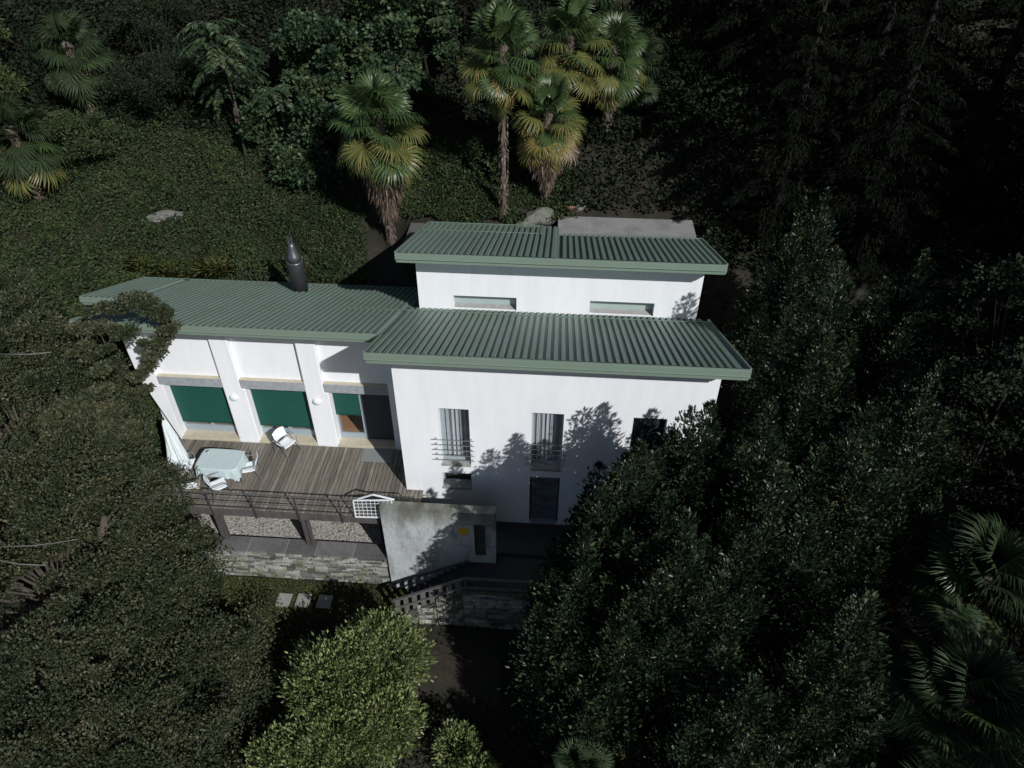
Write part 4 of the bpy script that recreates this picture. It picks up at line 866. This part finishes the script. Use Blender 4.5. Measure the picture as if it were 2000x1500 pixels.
dome_bush('rounded bush of bright yellow green leaves below the stair', [((0.05, -4.75, -0.45), (1.25, 1.1, 1.35)), ((-1.1, -5.6, -0.7), (1.3, 1.2, 1.35)), ((-0.9, -6.9, -1.2), (1.5, 1.3, 1.4)), ((-1.9, -7.4, -1.6), (1.2, 1.2, 1.2)), ((0.2, -6.2, -1.0), (1.1, 1.0, 1.1))], 5000, 0.135, 0.055, M['leaf_bush'])
dome_bush('small bright leaved bush right of the big yellow green one', [((2.3, -6.6, -1.5), (0.6, 0.6, 0.8)), ((2.9, -7.3, -1.7), (0.6, 0.6, 0.8))], 3600, 0.13, 0.055, M['leaf_bush'])
dome_bush('low dark shrub in front of the lawn', [((-2.4, -3.6, -1.65), (1.1, 0.5, 0.5)), ((-3.6, -4.4, -1.9), (0.9, 0.8, 0.6)), ((-1.2, -3.3, -1.7), (0.7, 0.4, 0.5))], 1500, 0.12, 0.05, M['leaf_laurel'], 'low_shrub')

# ------------------------------------------------------------------ big brown-green trees on the left
def leafy_tree(label, base, ells, ncl, per, L, W_, mat, clump=0.55, extra=(), white=()):
    t = thing('broadleaf_tree', label, 'tree', base, 0, 'brown green trees at the left'); org = np.array(base, float); cs = []
    for (c, r_), w_ in zip(ells, ncl):
        p, d = ball(int(w_*1.05), c, r_, 0.34); cs += list(p+rng.normal(size=p.shape)*0.34)
    cs += [np.array(e) for e in extra]
    rs = clump*rng.uniform(0.4, 1.25, len(cs)); rs[len(cs)-len(extra):] *= 0.50
    V, F = sprays(cs, rs, per, L, W_, 0.30, 0.25); nobj('crown', npmesh('crown', V-org, F, mat), t)
    mb = MB(); top = Vector(np.array(ells[0][0])-org); mb.tube([(0, 0, -0.5), top*0.5+Vector((0.2, 0.1, 0)), top], [0.28, 0.2, 0.08], 10)
    ne = len(cs)-len(extra)
    for k in range(ne, len(cs)-1):
        if np.linalg.norm(cs[k]-cs[k+1]) < 0.9: mb.tube([Vector(cs[k]-org), Vector(cs[k+1]-org)], 0.014, 5, False)
    for c in cs[:ne:2]:
        b = Vector(c-org); a = Vector((b.x*0.25, b.y*0.25, b.z*0.55)); m_ = a.lerp(b, 0.5)+Vector((0, 0, 0.25)); mb.tube([a, m_, b], [0.05, 0.03, 0.008], 5, False)
    mb.build('trunk', M['bark'], t, True)
    for w_ in white: MB().tube([Vector(np.array(p)-org) for p in w_], [0.020, 0.017, 0.012, 0.006][:len(w_)], 7).build('branch', M['whitebark'], t, True)
    return t
from math import pi
leafy_tree('brown green tree at the left whose branch tips reach over the wing roof', (-11.5, -0.6, -1.9), [((-10.3, 0.3, 4.5), (2.1, 1.7, 2.1)), ((-12.6, 1.0, 5.2), (2.2, 1.8, 2.2)), ((-9.0, -0.5, 3.4), (1.2, 1.0, 1.5)), ((-14.6, 1.6, 4.6), (2.2, 1.8, 2.2))], [60, 60, 36, 44], 560, 0.082, 0.052, M['leaf_left'], 0.70,
    extra=[(-7.67, 0.25, 7.48), (-7.24, 0.25, 7.5), (-6.8, 0.25, 7.77), (-6.54, 0.25, 7.7), (-6.27, 0.25, 7.47), (-6.04, 0.25, 7.32), (-6.02, 0.25, 6.9), (-6.37, 0.25, 6.46), (-6.74, 0.25, 6.0), (-6.92, 0.25, 6.34), (-7.32, 0.25, 6.66), (-7.62, 0.25, 6.82), (-8.06, 0.25, 6.8), (-8.02, 0.25, 6.1), (-8.54, 0.25, 5.9), (-7.03, 0.25, 5.52), (-7.46, 0.25, 5.13), (-7.39, 0.25, 4.65), (-7.92, 0.25, 4.42), (-8.16, 0.25, 7.3), (-8.65, 0.25, 6.77), (-8.5, 0.1, 6.3), (-9.0, 0.1, 6.0),
           (-7.75, -0.6, 6.07), (-8.38, -0.6, 5.12), (-8.0, -0.6, 5.3), (-7.99, -0.6, 4.57), (-7.66, -0.6, 4.0), (-8.51, -0.6, 3.95), (-8.1, -0.6, 3.36), (-7.5, -0.6, 3.3), (-9.06, -0.6, 4.5), (-8.6, -0.7, 4.7), (-8.3, -0.8, 4.1)],
    white=[[(-8.48, -2.6, 8.04), (-7.72, -2.6, 8.08), (-7.19, -2.6, 8.17)]])
leafy_tree('largest brown green tree at the left, crown spreading before the deck', (-9.8, -3.6, -2.0), [((-8.2, -2.4, 2.1), (2.2, 1.7, 2.3)), ((-10.4, -3.0, 3.3), (2.2, 1.8, 2.2)), ((-6.9, -3.1, 0.3), (1.6, 1.3, 1.5)), ((-11.4, -4.2, 2.6), (2, 2, 2))], [70, 70, 46, 50], 560, 0.082, 0.052, M['leaf_left'], 0.70,
    white=[[(-8.97, -5.0, 3.95), (-8.01, -5.0, 4.08), (-7.3, -5.0, 4.26), (-6.68, -5.0, 4.45)], [(-9.21, -5.0, 3.43), (-8.61, -5.0, 3.3), (-7.94, -5.0, 3.32)]])
leafy_tree('dark brown green tree filling the bottom left corner', (-7.5, -6.6, -2.6), [((-6.5, -5.4, -0.5), (2.0, 1.7, 1.7)), ((-8.2, -6.3, 1.0), (2.1, 1.7, 2.0)), ((-4.9, -6.0, -1.1), (1.8, 1.7, 1.4)), ((-6.6, -8.0, -0.4), (2.2, 1.8, 1.8)), ((-3.8, -8.2, -1.6), (1.6, 1.5, 1.2)), ((-5.1, -4.3, -0.9), (1.1, 0.9, 1.0))], [56, 60, 46, 60, 36, 24], 560, 0.082, 0.052, M['leaf_left'], 0.70)

# ------------------------------------------------------------------ conifers, upper right
def conifer(label, x, y, H, rad, seed, per=5):
    rs = np.random.default_rng(seed); t = thing('conifer', label, 'tree', (x, y, tz(x, y)), 0, 'dark conifers on the right'); parts = []; mb = MB(); mb.tube([(0, 0, -0.5), (0, 0, H)], [0.28, 0.03], 8)
    nb = int(H*5.5)
    for k in range(nb):
        v = (k+0.5)/nb; z = H*(0.06+0.93*v); L_ = rad*(1-v)**0.75+0.25; a = k*2.4+rs.uniform(-0.3, 0.3); dx = np.array([math.cos(a), math.sin(a), 0]); sd_ = np.cross(dx, [0, 0, 1])
        m_ = int(230*L_/rad*1.6)+60; q = rs.random(m_)**0.7; s = rs.uniform(-1, 1, m_)
        P = np.array([0, 0, z])+dx*(q*L_)[:, None]+sd_*(s*0.34*L_*(1.1-q))[:, None]+np.array([0, 0, 1])*(-0.30*q*q*L_)[:, None]
        D = dx*0.5+np.array([0, 0, -0.75])+rs.normal(size=(m_, 3))*0.3+sd_*s[:, None]*0.4
        parts.append(leaves(P, D, rs.uniform(0.12, 0.26, m_), 0.042, 0.15, 0.1)); mb.tube([(0, 0, z), tuple(np.array([0, 0, z])+dx*L_*0.9-np.array([0, 0, 0.25*L_]))], [0.035, 0.008], 5, False)
    V, F = merge(parts); nobj('crown', npmesh('crown', V, F, M['leaf_con']), t); mb.build('trunk', M['darkbark'], t, True); return t
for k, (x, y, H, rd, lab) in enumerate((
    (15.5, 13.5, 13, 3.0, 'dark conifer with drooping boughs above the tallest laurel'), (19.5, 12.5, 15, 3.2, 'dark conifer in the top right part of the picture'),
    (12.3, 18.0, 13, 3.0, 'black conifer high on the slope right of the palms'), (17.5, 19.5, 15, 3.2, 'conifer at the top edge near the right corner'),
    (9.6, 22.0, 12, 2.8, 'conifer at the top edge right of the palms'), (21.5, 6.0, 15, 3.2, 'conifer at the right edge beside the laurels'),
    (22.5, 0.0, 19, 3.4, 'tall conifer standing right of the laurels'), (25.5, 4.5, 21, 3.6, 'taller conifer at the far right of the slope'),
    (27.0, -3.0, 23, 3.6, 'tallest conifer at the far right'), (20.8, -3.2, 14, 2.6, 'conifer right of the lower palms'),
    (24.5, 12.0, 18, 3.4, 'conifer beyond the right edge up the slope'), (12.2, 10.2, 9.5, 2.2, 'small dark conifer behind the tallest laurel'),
    (19.5, -1.5, 16, 3.0, 'unseen broad conifer added for shade just beyond the right edge'), (24.0, 8.0, 20, 3.6, 'unseen high conifer added for shade up the slope beyond the right edge'), (29.0, 1.0, 26, 4.0, 'unseen highest conifer added for shade far to the right'), (28.0, 8.0, 24, 4.0, 'unseen high conifer added for shade far to the right up the slope'), (15.0, 9.0, 11, 2.6, 'dark conifer behind the right hand laurels'))):  # far right ones on this row are unseen, added to shade the slope
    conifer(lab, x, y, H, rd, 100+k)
